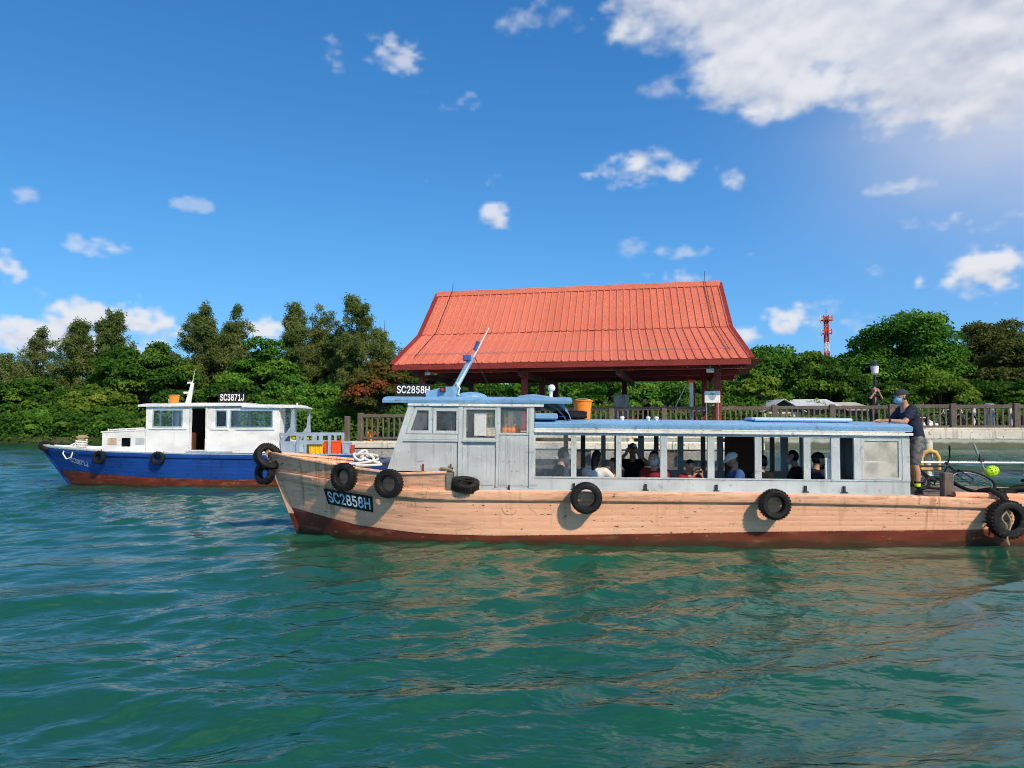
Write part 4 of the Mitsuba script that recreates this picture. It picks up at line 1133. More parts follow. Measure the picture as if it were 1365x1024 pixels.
        put(hd, 'trim_strip', f(rect(0.37, 1.85, 6.46, 1.885), -0.03, 0.035), 'white_trim_paint')
        for i, (a, b) in enumerate(posts):
            put(k, 'window_post', f(rect(a, 1.074, b, 1.744), -0.045, 0.008), 'grey_paint')
        for a, b, mat in ((0.392, 0.968, 'dusty_pane'), (5.647, 6.308, 'filthy_pane')) if sd < 0 else ((0.392, 0.968, 'dusty_pane'),):
            put(k, 'pane', trimesh.Trimesh([(a, o * 1.235, 1.073), (b, o * 1.235, 1.073), (b, o * 1.235, 1.745), (a, o * 1.235, 1.745)], [[0, 1, 2], [0, 2, 3]], process=False), mat, False)
        if sd < 0:
            put(k, 'window_frame', f(rect(5.65, 1.078, 6.305, 1.742).difference(rect(5.70, 1.12, 6.255, 1.70)), -0.008, 0.004), 'grey_board_paint')
        # sliding inner posts seen through the openings
    for a in (1.30, 1.95, 2.72, 3.62, 4.42, 4.95):
        put(k, 'far_post', bx(a, a + 0.085, 1.16, 1.203, 1.07, 1.74), 'cabin_inside')
    put(k, 'far_panel', bx(4.08, 4.72, 1.15, 1.19, 0.85, 1.74), 'brown_board')
    put(k, 'window_slide', bx(5.10, 5.22, -1.19, -1.15, 1.07, 1.42), 'white_paint')
    put(k, 'aft_wall', [bx(6.38, 6.42, -1.2, -0.4, 0.5, 1.785), bx(6.38, 6.42, 0.4, 1.2, 0.5, 1.785), bx(6.38, 6.42, -0.398, 0.398, 0.5, 0.9)], 'cabin_inside')
    roof(0.37, 6.47, 1.892, 1.892, 0.065, 'sky_blue_paint', 'passenger_roof', 1.30)
    put(k, 'ceiling', bx(0.37, 6.42, -1.2, 1.2, 1.80, 1.83), 'cabin_inside')
    # handrail along the stern and the black post
    put(k, 'handrail', [rod((6.5, 1.25, 1.26), (10.8, 1.15, 1.29), 0.018, 8), rod((6.5, 1.25, 0.8), (6.5, 1.25, 1.26), 0.018, 8), rod((10.75, 1.15, 0.8), (10.75, 1.15, 1.28), 0.018, 8)], 'white_paint')
    put(k, 'mooring_post', bx(6.96, 7.12, -1.27, -1.12, 0.75, 1.20, 0.015), 'dark_wood')
    # ---- number board on the bow
    f = H.board([(-3.19, 0.805), (-2.275, 0.715), (-2.265, 0.448), (-3.11, 0.538)], 0)
    g = np.linspace(0, 1, 15)
    bd = put(k, 'number_board', [sheet([f(g, 0 * g + b, 0.012) for b in np.linspace(0, 1, 5)]), sheet([f(g, 0 * g + 1, 0.012), f(g, 0 * g + 1, -0.01)]), sheet([f(g, 0 * g, 0.012), f(g, 0 * g, -0.01)])], 'black_board')
    put(bd, 'lettering', lettering(f, 'SC2858H', 0.0125), 'pale_letter')
    # ---- on the wheelhouse roof
    f = plain([(-1.985, 2.575), (-1.39, 2.575), (-1.39, 2.405), (-1.985, 2.405)], -0.80)
    sb = put(k, 'name_board', bx(-1.995, -1.38, -0.80, -0.775, 2.36, 2.585, 0.004), 'black_board')
    put(sb, 'lettering', lettering(f, 'SC2858H', 0.001, 0.03, 0.97, 0.12, 0.88), 'white_letter')
    put(k, 'roof_hatch', prism(Polygon([(-1.45, 2.34), (-1.44, 2.45), (-1.12, 2.535), (-0.98, 2.535), (-0.98, 2.34)]), -1.02, 0.2), 'sky_blue_paint')
    nl = put(k, 'side_light', bx(-1.20, -1.11, -1.10, -1.022, 2.44, 2.53, 0.008), 'black_metal')
    put(nl, 'lens', ball((-1.165, -1.10, 2.475), 0.03, 2), 'red_light')
    ms = put(k, 'mast', [bx(-1.03, -0.95, -0.72, -0.58, 2.36, 2.56, 0.01), beam((-1.0, -0.65, 2.50), (-0.70, -0.62, 3.08), 0.07, 0.10)], 'sky_blue_paint')
    put(ms, 'pole', rod((-0.98, -0.67, 2.50), (-0.42, -0.60, 3.58), 0.026, 10, 0.012), 'white_trim_paint')
    put(ms, 'mast_light', [bx(-0.86, -0.72, -0.72, -0.60, 3.0, 3.10, 0.01), rod((-0.66, -0.64, 3.18), (-0.60, -0.64, 3.34), 0.035, 10)], 'deck_blue_paint')
    put(ms, 'stay', [tube([(-0.68, -0.6, 3.1), (-0.35, -0.55, 2.45)], 0.006, 5), tube([(-0.60, -0.6, 3.3), (-1.6, -0.3, 2.42)], 0.003, 4)], 'black_rope_fibre')
    put(ms, 'cable', tube([(-0.96, -0.72, 2.62), (-0.90, -0.74, 2.52), (-0.93, -0.75, 2.42), (-0.86, -0.74, 2.38)], 0.012, 6), 'white_rope_fibre')
    put(k, 'roof_cover', [ball((-0.72, -0.55, 2.37), 1.0, 3, (0.28, 0.3, 0.10))], 'sky_blue_paint')
    hood = []
    arc = [(0.10, 2.42), (0.35, 2.455), (0.6, 2.42), (0.80, 2.33), (0.93, 2.20), (0.98, 2.08)]
    put(k, 'rear_hood', [sheet([[(x, y, z - 0.10 * (abs(y) / 1.2) ** 3 - d) for y in np.linspace(-1.05, 1.05, 13)] for x, z in arc]) for d in (0, 0.025)] + [hullof([(x, sd * 1.05 + e, z - 0.07 - d) for (x, z) in (a, b) for d in (0.0, 0.03) for e in (-0.012, 0.012)]) for a, b in zip(arc[:-1], arc[1:]) for sd in (-1, 1)], 'sky_blue_paint')
    for sd in (-1, 0, 1):
        put(k, 'hood_hoop', tube([(x - 0.06, sd * 0.95, z - 0.14) for x, z in arc], 0.014, 6), 'steel')
    put(k, 'search_light', [rod((0.66, -0.5, 2.36), (0.66, -0.5, 2.52), 0.03, 8), ball((0.67, -0.5, 2.55), 0.065, 2)], 'white_trim_paint')
    put(k, 'roof_lining', bx(0.38, 0.9, -1.0, 1.0, 2.045, 2.06, 0.004), 'deck_blue_paint')
    put(k, 'rear_shelf', bx(0.37, 0.75, -1.26, -0.9, 2.0, 2.10, 0.02), 'sky_blue_paint')
    for q in (-0.10, 0.04):
        put(k, 'life_vest', [ball((q + d, -1.0, 1.80), 0.055, 2, (0.9, 0.6, 1.2)) for d in (-0.03, 0.05)] + [tube([(q, -1.0, 1.86), (q + 0.02, -1.0, 1.95), (q - 0.02, -1.0, 1.86)], 0.012, 5)], 'orange_plastic')
    for a, b in ((-1.62, -1.33), (-1.22, -0.92)):
        put(k, 'curtain', bx(a, b, 1.165, 1.18, 1.75, 2.15, 0.005), 'navy_cloth')
    put(k, 'curtain', bx(-0.72, -0.58, 1.165, 1.18, 1.65, 2.15, 0.005), 'navy_cloth')
    put(k, 'curtain', bx(-0.62, -0.42, -1.19, -1.17, 1.72, 2.1, 0.005), 'white_cloth')
    return k


bsdf('pale_letter', {'type': 'twosided', 'bsdf': {'type': 'principled', 'base_color': {'type': 'rgb', 'value': [0.55, 0.70, 0.84]}, 'roughness': 0.5}})


def bucket(label, x, y, z, r, h, mat='orange_plastic'):
    t = thing('bucket', label, 'bucket')
    with at_xf(T(x, y, z)):
        put(t, 'body', lathe([(0, 0.008), (r * 0.78, 0.0), (r * 0.80, 0.01), (r * 0.98, h * 0.93), (r * 1.07, h * 0.94), (r * 1.08, h), (r * 0.98, h), (r * 0.76, 0.03), (0, 0.03)], 28), mat)
        put(t, 'handle', tube([(r * 1.06 * math.cos(a), 0.03, h * 0.9 + r * 0.35 * math.sin(a)) for a in np.linspace(0.05, PI - 0.05, 12)], 0.008, 6), 'steel')
    return t


with at_xf(PEACH_XF):
    peach_boat()
    PS = lambda x, z, o: tuple(PEACH.on(np.array(x), np.array(z), o))
    def hung(label, x, z, Rr, w, seed, top, yaw=0.0, tilt=0.0):
        e = 0.02
        n = np.array([float(PEACH.hb(x + e, z) - PEACH.hb(x - e, z)) / (-2 * e), -1, 0.0])
        n = np.array([-(float(PEACH.hb(x + e, z)) - float(PEACH.hb(x - e, z))) / (2 * e), -1.0, tilt])
        n[0] += yaw
        n /= np.linalg.norm(n)
        zt = float(PEACH.deck(np.array(x))) - 0.08
        b = max(float(PEACH.hb(x, z + Rr * 0.6)), float(PEACH.hb(x, z))) + 0.065
        c = np.array([x, -b, z]) + n * w * 0.5
        rp = [[(x + dx, -(b - 0.02), top), (x + dx * 0.7, -b - w * 0.2, z + Rr * 0.9), (x + dx * 0.4, -b - w * 0.5, z + Rr * 0.60)] for dx in (-0.05, 0.06)]
        tyre(label, c, n, Rr, w, rp, seed)
    hung('black tyre fender on the bow bulwark, left one of the two near the number board', -2.70, 1.03, 0.225, 0.15, 1, 1.18)
    hung('black tyre fender on the bow bulwark, right of the number board', -1.93, 0.95, 0.225, 0.15, 2, 1.12)
    hung('black tyre fender hanging amidships under the first two cabin windows', 1.185, 0.77, 0.245, 0.17, 3, 0.92)
    hung('black tyre fender hanging below the cabin window with the brown panel', 4.13, 0.70, 0.235, 0.17, 4, 0.92)
    hung('large wet tyre fender tied with old rope at the stern', 7.73, 0.51, 0.29, 0.20, 5, 0.95)
    tyre('tyre lashed over the stem head of the peach boat', (-4.36, -0.12, 1.30), (0.62, -0.62, 0.50), 0.25, 0.16, [[(-4.2, -0.1, 1.42), (-4.35, -0.15, 1.35), (-4.4, 0.1, 1.2)]], 6)
    tyre('tyre hanging down the stem below the lashed one', (-4.42, -0.10, 1.01), (-0.45, -0.85, 0.1), 0.20, 0.14, [[(-4.3, -0.05, 1.3), (-4.42, -0.1, 1.18)]], 7)
    tyre('flat lying tyre with a tangle of rope at the step behind the bow bulwark', (-0.74, -1.42, 0.94), (0.1, -0.35, 1.0), 0.225, 0.14, [[(-0.95, -1.3, 1.2), (-0.98, -1.48, 1.1), (-0.9, -1.55, 0.98), (-0.8, -1.45, 1.03)], [(-0.98, -1.32, 1.1), (-0.9, -1.6, 1.04), (-0.6, -1.62, 1.0)]], 8)
    tyre('worn tyre lying flat on the passenger roof beside the orange bucket', (1.0, -0.55, 2.09), (0, 0.03, 1), 0.275, 0.13, None, 9)
    one('rope_tangle', [tube([(-1.0 + 0.09 * math.sin(i * 1.7) - 0.02 * i % 0.1, -1.36 - 0.06 * math.cos(i * 2.1), 0.9 + 0.022 * i) for i in np.arange(0, 14, 0.5)], 0.022, 6)], 'old_rope_fibre', 'tangle of old rope hanging at the end of the bow bulwark', 'rope')
    one('rope', [tube([(7.55, -1.2, 0.9), (7.62, -1.40, 0.95), (7.70, -1.56, 0.86), (7.74, -1.62, 0.76)], 0.045, 8), tube([(7.75, -1.2, 0.9), (7.76, -1.42, 0.94), (7.76, -1.58, 0.82)], 0.035, 8)], 'black_rope_fibre', 'thick black lashing that holds the stern tyre', 'rope')
    one('rope_tail', [tube([(7.72 + 0.05 * math.sin(i), -1.62 - 0.02 * i, 0.62 - 0.09 * i) for i in np.arange(0, 6, 0.5)], 0.016, 6), tube([(7.68 + 0.04 * math.cos(i * 1.4), -1.64, 0.66 - 0.06 * i) for i in np.arange(0, 7, 0.5)], 0.014, 6)], 'old_rope_fibre', 'frayed rope ends in the hole of the stern tyre', 'rope')
    bucket('orange bucket on the peach boat roof behind the blue hood', 1.22, -0.35, 2.022, 0.165, 0.33)
    rg = np.random.default_rng(12)
    for nm, pts, r in (('a', [(-3.35, -0.35, 1.05), (-3.0, -0.45, 1.08), (-2.78, -0.35, 1.14), (-2.7, -0.45, 1.24), (-2.62, -0.52, 1.32), (-2.55, -0.40, 1.36), (-2.50, -0.48, 1.27), (-2.62, -0.6, 1.20), (-2.72, -0.5, 1.30), (-2.60, -0.36, 1.22), (-2.42, -0.45, 1.18), (-2.30, -0.55, 1.16), (-2.15, -0.5, 1.19), (-2.05, -0.35, 1.22), (-2.2, -0.2, 1.2), (-2.45, -0.3, 1.17), (-2.6, -0.45, 1.24), (-2.45, -0.6, 1.2), (-2.2, -0.75, 1.14), (-2.35, -0.9, 1.13), (-2.6, -0.85, 1.12), (-2.5, -0.6, 1.16), (-2.3, -0.4, 1.22), (-2.45, -0.28, 1.28), (-2.65, -0.4, 1.26), (-2.5, -0.55, 1.30), (-2.35, -0.7, 1.20), (-2.7, -0.75, 1.14), (-3.0, -0.7, 1.09), (-3.3, -0.6, 1.05)], 0.021),):
        p = np.array(pts) + [0, -0.1, 0.085]
        tt = np.linspace(0, len(p) - 1, 220)
        from scipy.interpolate import CubicSpline
        q = CubicSpline(np.arange(len(p)), p)(tt)
        one('white_rope', tube(q, r, 7), 'white_rope_fibre', 'loose pile of thick white rope on the fore deck of the peach boat', 'rope')
    one('gangplank', [bx(4.0, 5.7, -0.85, -0.45, 2.10, 2.165, 0.02), rod((4.05, -0.90, 2.13), (5.65, -0.90, 2.13), 0.03, 8)], 'pale_blue_board', 'pale blue board lying along the passenger roof', 'board') if False else None


bsdf('pale_blue_board', {'type': 'twosided', 'bsdf': {'type': 'principled', 'base_color': {'type': 'rgb', 'value': [0.30, 0.50, 0.72]}, 'roughness': 0.4}})
with at_xf(PEACH_XF):
    one('roof_board', [bx(4.0, 5.7, -0.85, -0.45, 2.015, 2.075, 0.02), rod((4.05, -0.90, 2.035), (5.65, -0.90, 2.035), 0.03, 8)], 'pale_blue_board', 'pale blue board lying along the passenger roof', 'board')
    for q, lab in ((1.86, 'first small white cup fixed on the passenger roof edge, nearest the bucket'), (2.30, 'second small white cup on the passenger roof edge'), (2.44, 'third small white cup on the passenger roof edge, touching the second')):
        one('vent_cap', [lathe([(0, 0.075), (0.03, 0.07), (0.042, 0.05), (0.03, 0.03), (0.025, 0.0)], 14).apply_translation([q, -0.75, 1.998])], 'white_paint', lab, 'vent')

# ------------------------------------------------------------------ the blue boat behind
BLUE = Hull(stem=lambda z: -15.35 - 0.78 * z, lent=5.4, xend=-5.3,
            B=lambda z: np.where(np.asarray(z) >= 0, 1.26 + 0.10 * np.asarray(z, float), 1.26 + 0.2 * np.minimum(np.asarray(z, float), 0)),
            deck=lambda x: np.interp(x, [-16.3, -14.4, -13.5, -11, -7.7, -5.3], [1.20, 1.11, 1.06, 1.0, 0.96, 0.97]),
            rail=lambda x: np.interp(x, [-16.3, -14.4, -13.5, -11], [1.29, 1.20, 1.14, 1.05]),
            paint_line=lambda x: np.interp(x, [-16, -14.6, -12.3, -9.5, -5.3], [0.44, 0.365, 0.22, 0.17, 0.13]))
BLUE_XF = T(0, 25.6, 0.088) @ np.diag([0.952, 0.952, 0.952, 1.0])


def blue_boat():
    H = BLUE
    k = thing('work_boat', 'blue hulled wooden boat with a white cabin moored beyond the peach boat', 'boat')
    H.build(k, 'blue_hull_paint', 'red_bottom_paint', n=5, strake=0.15, strake_d=0.05)
    zz = np.linspace(-0.3, 1.3, 8)
    put(k, 'stem_post', [hullof([(H.stem(z) + dx, sy * wd, z) for z in (a, b) for dx, wd in ((-0.045, 0.035), (0.06, 0.07)) for sy in (-1, 1)]) for a, b in zip(zz[:-1], zz[1:])], 'blue_hull_paint')
    for sd in (-1, 1):
        u = np.linspace(0, 1, 24)
        put(k, 'bulwark_cap', H.strip(lambda x: H.deck(x) + 0.003, lambda x: H.rail(x), [(0, 0.03), (0.2, 0.04), (0.9, 0.03), (1, 0.02), (1, -0.085), (0, -0.09)], sd, u, -16.2, -13.65), 'white_trim_paint', 50)
        put(k, 'deck_edge', H.strip(lambda x: H.deck(x) + 0.003, lambda x: H.deck(x) + 0.04, [(0, 0.02), (1, 0.015), (1, -0.12), (0, -0.12)], sd, u, -13.6, -5.32), 'pale_blue_grey_paint', 50)
    xs = np.linspace(-16.0, -5.32, 30)
    w = np.maximum(H.hb(xs, 0.95) - 0.02, 0.02)
    for i in range(8):
        a, b = -1 + i / 4, -1 + (i + 1) / 4
        zc = H.deck(xs) - 0.01
        put(k, 'deck_plank', sheet([np.stack([xs, w * a + 0.004, zc], -1), np.stack([xs, w * b - 0.004, zc], -1)]), 'pale_blue_grey_paint', False)
    f = lambda poly, d0, d1, s=-1: prism(poly, min(s * (1.05 + d0), s * (1.05 + d1)), max(s * (1.05 + d0), s * (1.05 + d1)))
    # low fore cabin
    tw = [rect(-13.47, 1.30, -13.17, 1.53), rect(-13.02, 1.24, -12.71, 1.53), rect(-12.54, 1.30, -12.24, 1.53)]
    trunk = Polygon([(-13.66, 1.05), (-13.66, 1.70), (-12.22, 1.77), (-12.22, 1.05)])
    for s in (-1, 1):
        fc = put(k, 'fore_cabin_wall', f(trunk.difference(tw[1]), -0.04, 0, s), 'white_paint')
        for q, m in ((tw[0], 'cabin_inside'), (tw[2], 'pale_blue_grey_paint')):
            put(fc, 'shutter', f(q, 0.002, 0.012, s), 'old_shutter' if q is tw[0] else 'grey_paint')
        put(fc, 'hand_rail', [rod((-13.5, s * 0.98, 1.80), (-12.3, s * 0.98, 1.86), 0.02, 6)] + [rod((q, s * 0.98, 1.70), (q, s * 0.98, 1.84), 0.018, 6) for q in (-13.5, -12.9, -12.3)], 'white_paint')
    put(k, 'fore_cabin_roof', hullof([(x, y, z + o) for x, z in ((-13.70, 1.703), (-12.22, 1.775)) for y in (-1.07, 1.07) for o in (0, 0.05)]), 'white_paint')
    put(k, 'fore_cabin_front', bx(-13.66, -13.62, -1.008, 1.008, 1.0, 1.70), 'white_paint')
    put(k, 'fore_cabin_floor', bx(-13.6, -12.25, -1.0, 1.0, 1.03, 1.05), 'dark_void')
    # wheelhouse
    main = Polygon([(-12.20, 1.03), (-12.22, 2.56), (-7.785, 2.54), (-7.76, 1.03)])
    w1 = Polygon([(-12.0, 1.88), (-11.985, 2.48), (-10.98, 2.48), (-10.98, 1.88)])
    dr_ = rect(-10.69, 1.13, -10.22, 2.54)
    w2, w3 = rect(-9.89, 1.88, -9.50, 2.46), rect(-9.41, 1.86, -7.97, 2.47)
    for s in (-1, 1):
        wl = put(k, 'wheelhouse_wall', f(main.difference(w1).difference(dr_).difference(w2).difference(w3), -0.04, 0, s), 'white_paint')
        for q in (w1, w2, w3):
            put(wl, 'window_frame', f(q.difference(q.buffer(-0.04, join_style=2)), 0.002, 0.016, s), 'pale_blue_grey_paint')
            c = np.array(q.exterior.coords)[:-1]
            put(wl, 'pane', trimesh.Trimesh(np.stack([c[:, 0], 0 * c[:, 0] + s * 1.03, c[:, 1]], -1), [[0, 1, 2], [0, 2, 3]], process=False), 'clear_pane', False)
        put(wl, 'window_sill', f(rect(-12.1, 1.82, -10.85, 1.852), 0.002, 0.04, s), 'white_paint')
        put(wl, 'window_sill', f(rect(-10.05, 1.80, -9.45, 1.835), 0.002, 0.04, s), 'white_paint')
        put(wl, 'window_sill', f(rect(-9.2, 1.80, -7.9, 1.835), 0.002, 0.04, s), 'white_paint')
        put(wl, 'door_frame', f(rect(-10.75, 1.10, -10.16, 2.555).difference(dr_), 0.003, 0.03, s), 'white_trim_paint')
        put(wl, 'sliding_door', f(rect(-10.16, 1.86, -9.92, 2.50), 0.003, 0.02, s), 'white_paint')
        put(wl, 'door_sill', f(rect(-10.85, 1.04, -9.3, 1.085), 0.003, 0.05, s), 'pale_blue_grey_paint')
        put(k, 'stern_post', f(Polygon([(-7.40, 1.703), (-7.36, 2.50), (-7.29, 2.50), (-7.25, 1.703)]), -0.06, 0, s), 'pale_blue_grey_paint')
        put(k, 'stern_rail', [f(rect(-7.757, 1.60, -6.04, 1.70), -0.05, -0.01, s), f(rect(-7.757, 1.32, -6.3, 1.42), -0.05, -0.01, s)] + [f(rect(a, 0.98, a + 0.1, 1.598), -0.05, -0.01, s) for a in (-7.2, -6.95, -6.14)] + [f(rect(a, 1.422, a + 0.09, 1.598), -0.05, -0.01, s) for a in (-6.6, -6.4)], 'pale_blue_grey_paint')
        put(k, 'stern_panel', f(rect(-7.70, 0.98, -7.22, 1.318), -0.05, -0.01, s), 'pale_blue_grey_paint')
        put(k, 'stern_brace', f(Polygon([(-7.757, 1.42), (-7.60, 1.42), (-7.28, 1.85), (-7.28, 2.05)]), -0.052, -0.012, s), 'pale_blue_grey_paint')
    put(k, 'front_wall', [bx(-12.21, -12.17, -1.008, 1.008, 1.05, 1.9), bx(-12.21, -12.17, -1.008, 1.008, 2.46, 2.54), bx(-12.21, -12.17, -0.06, 0.06, 1.9, 2.46), bx(-12.21, -12.17, -1.008, -0.92, 1.9, 2.46), bx(-12.21, -12.17, 0.92, 1.008, 1.9, 2.46)], 'white_paint')
    put(k, 'aft_wall', [bx(-7.80, -7.765, -1.008, -0.35, 1.0, 2.54), bx(-7.80, -7.765, 0.35, 1.008, 1.0, 2.54)], 'white_paint')
    put(k, 'cabin_floor', bx(-12.1, -7.8, -1.0, 1.0, 1.0, 1.03), 'dark_wood')
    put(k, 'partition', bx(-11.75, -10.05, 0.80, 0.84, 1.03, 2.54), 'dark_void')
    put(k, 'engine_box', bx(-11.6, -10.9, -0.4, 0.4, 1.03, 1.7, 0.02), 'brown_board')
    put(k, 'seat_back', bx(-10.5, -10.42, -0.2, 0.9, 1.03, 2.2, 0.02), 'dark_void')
    q = np.linspace(-1.15, 1.15, 13)
    def slab(x0, x1, z0, z1, th, name):
        c = lambda y: 0.07 * (1 - (y / 1.15) ** 2)
        rows = [np.concatenate([np.stack([0 * q + x, q, z + th + c(q)], -1), np.stack([0 * q + x, q, z + c(q)], -1)[::-1], [[x, q[0], z + th]]]) for x, z in ((x0, z0), (x1, z1))]
        put(k, name, [sheet(rows)] + [sheet([r[:13], r[13:26][::-1]]) for r in rows], 'white_paint', 35)
    slab(-12.45, -9.0, 2.565, 2.59, 0.07, 'roof')
    slab(-9.0, -7.28, 2.55, 2.52, 0.065, 'roof')
    put(k, 'roof_lip', hullof([(x, y, z) for x, w_ in ((-7.278, 1.1), (-7.12, 0.7)) for y in (-w_, w_) for z in (2.535, 2.58)]), 'white_paint')
    put(k, 'roof_edge', prism(Polygon([(-11.3, 2.63), (-11.2, 2.70), (-8.9, 2.70), (-8.6, 2.63)]), -1.0, 1.0), 'white_paint')
    # mast, number board
    put(k, 'mast', [hullof([(x, y, z) for x, z in ((-11.36, 2.68), (-11.18, 2.68), (-11.16, 3.42), (-11.08, 3.42)) for y in (-0.04, 0.04)]), bx(-11.42, -11.2, -0.05, 0.05, 3.05, 3.12, 0.01), bx(-11.30, -11.12, -0.05, 0.05, 3.4, 3.46, 0.01)], 'white_paint')
    put(k, 'aerial', rod((-11.13, 0, 3.42), (-11.04, 0, 3.92), 0.012, 6, 0.005), 'white_trim_paint')
    put(k, 'roof_post', rod((-11.92, 0, 2.68), (-11.92, 0, 2.86), 0.035, 8), 'white_paint')
    put(k, 'roof_post', rod((-7.22, -0.9, 2.56), (-7.22, -0.9, 2.70), 0.03, 8), 'white_paint')
    fb = plain([(-10.08, 3.06), (-9.2, 3.06), (-9.2, 2.76), (-10.08, 2.76)], -0.30)
    b = put(k, 'number_board', bx(-10.10, -9.18, -0.30, -0.27, 2.70, 3.08, 0.006), 'black_board')
    put(b, 'lettering', lettering(fb, 'SC3871J', 0.001, 0.05, 0.97, 0.12, 0.9, 0.006), 'white_letter')
    fh = H.board([(-15.12, 0.90), (-14.28, 0.74), (-14.24, 0.55), (-14.98, 0.70)], 0)
    put(k, 'lettering', lettering(fh, 'SC3871J', 0.004, 0, 1, 0, 1), 'faded_letter', label='faded number painted on the blue bow')
    put(k, 'bollard', [bx(-15.0, -14.8, -0.12, 0.12, 1.12, 1.62, 0.02), bx(-15.05, -14.75, -0.14, 0.14, 1.50, 1.58, 0.02)], 'old_rope_fibre')
    put(k, 'mooring_rope', [tube([(-14.9 + 0.17 * math.cos(a), -0.05 - 0.16 * math.sin(a), 1.22 + 0.006 * i) for i, a in enumerate(np.linspace(0, 6 * PI, 40))], 0.03, 6), tube([(-14.95, -0.3, 1.35), (-15.15, -0.55, 1.2), (-15.2, -0.62, 1.0), (-15.02, -0.72, 0.82), (-14.85, -0.75, 0.86), (-14.78, -0.74, 1.1), (-14.85, -0.5, 1.3)], 0.022, 6)], 'white_rope_fibre')


paint('old_shutter', (0.60, 0.45, 0.36), 0.6, 0.3, 0.8, (0.30, 0.18, 0.12))
with at_xf(BLUE_XF):
    blue_boat()
    for x, z, lab, s in ((-13.66, 0.87, 'tyre fender lashed to the blue bow', 11), (-11.6, 0.86, 'brownish tyre fender hanging amidships on the blue hull', 12)):
        b = float(BLUE.hb(x, z)) + 0.06
        n = np.array([-(float(BLUE.hb(x + .02, z)) - float(BLUE.hb(x - .02, z))) / .04, -1, 0.1])
        tyre(lab, np.array([x, -b, z]) + n * 0.07, n, 0.22, 0.14, [[(x + d, -b + 0.1, 1.09), (x + d, -b - 0.03, 0.98)] for d in (-0.12, 0.12)], s, 'rubber')
    tyre('dark tyre lashed on the tip of the blue bow', (-16.1, -0.05, 1.22), (0.5, -0.3, 0.8), 0.24, 0.15, None, 13)
    bucket('orange bucket on the white cabin roof of the blue boat', -11.62, -0.3, 2.68, 0.175, 0.30)

    def crate(label, x0, x1, y0, y1, z0, z1, mat, lid=True):
        t = thing('crate', label, 'crate')
        put(t, 'body', [hullof([(x, y, z) for x, y, z in ((x0 + .03, y0 + .02, z0), (x1 - .03, y0 + .02, z0), (x1 - .03, y1 - .02, z0), (x0 + .03, y1 - .02, z0), (x0, y0, z1 - .07), (x1, y0, z1 - .07), (x1, y1, z1 - .07), (x0, y1, z1 - .07))])] + [bx(x0 + .08 + q, x0 + .11 + q, y0 - .012, y0 + .03, z0 + .03, z1 - .1, 0.004) for q in np.linspace(0, x1 - x0 - .19, 3)], mat)
        put(t, 'rim', bx(x0 - .015, x1 + .015, y0 - .015, y1 + .015, z1 - .068, z1, 0.012), mat)
    crate('yellow fish crate on the stern of the blue boat, next to the orange one', -6.80, -6.31, -0.95, -0.45, 0.99, 1.42, 'yellow_plastic')
    crate('orange red crate on the stern of the blue boat', -6.29, -5.72, -0.95, -0.45, 0.99, 1.43, 'red_plastic')
    crate('narrow amber crate behind the stern rail of the blue boat', -7.09, -6.86, -0.6, -0.2, 0.99, 1.40, 'yellow_plastic')
    crate('pale grey crate at the very stern of the blue boat', -5.70, -5.45, -0.9, -0.5, 0.99, 1.40, 'pale_blue_grey_paint')
    for x, lab in ((-7.25, 'yellow life vest hanging on the stern rail by the cabin'), (-6.85, 'yellow life vest with a black strap hanging on the stern rail')):
        t = thing('life_vest', lab, 'life vest')
        put(t, 'foam', [ball((x - 0.04, -0.9, 1.56), 0.13, 2, (1.05, 0.6, 0.8)), ball((x + 0.06, -0.9, 1.53), 0.11, 2, (0.9, 0.6, 0.9))] + ([ball((x - 0.02, -0.9, 1.22), 0.13, 2, (0.8, 0.5, 1.0))] if x < -7 else []), 'bright_yellow_plastic')
        put(t, 'strap', tube([(x + 0.1, -0.99, 1.60), (x + 0.1, -1.0, 1.50), (x + 0.15, -0.97, 1.46)], 0.02, 6), 'black_cloth')
    one('engine_drum', [rod((-5.42, -0.6, 1.0), (-5.42, -0.6, 1.26), 0.09, 14), rod((-5.42, -0.6, 1.26), (-5.42, -0.6, 1.29), 0.1, 14)], 'rusty_red', 'small red drum at the end of the blue boat', 'drum')
paint('rusty_red', (0.45, 0.06, 0.03), 0.5, 0.3, 0.4)

# ------------------------------------------------------------------ people (built facing +x, feet or seat at the origin)
def V(*a):
    return np.array(a, float)


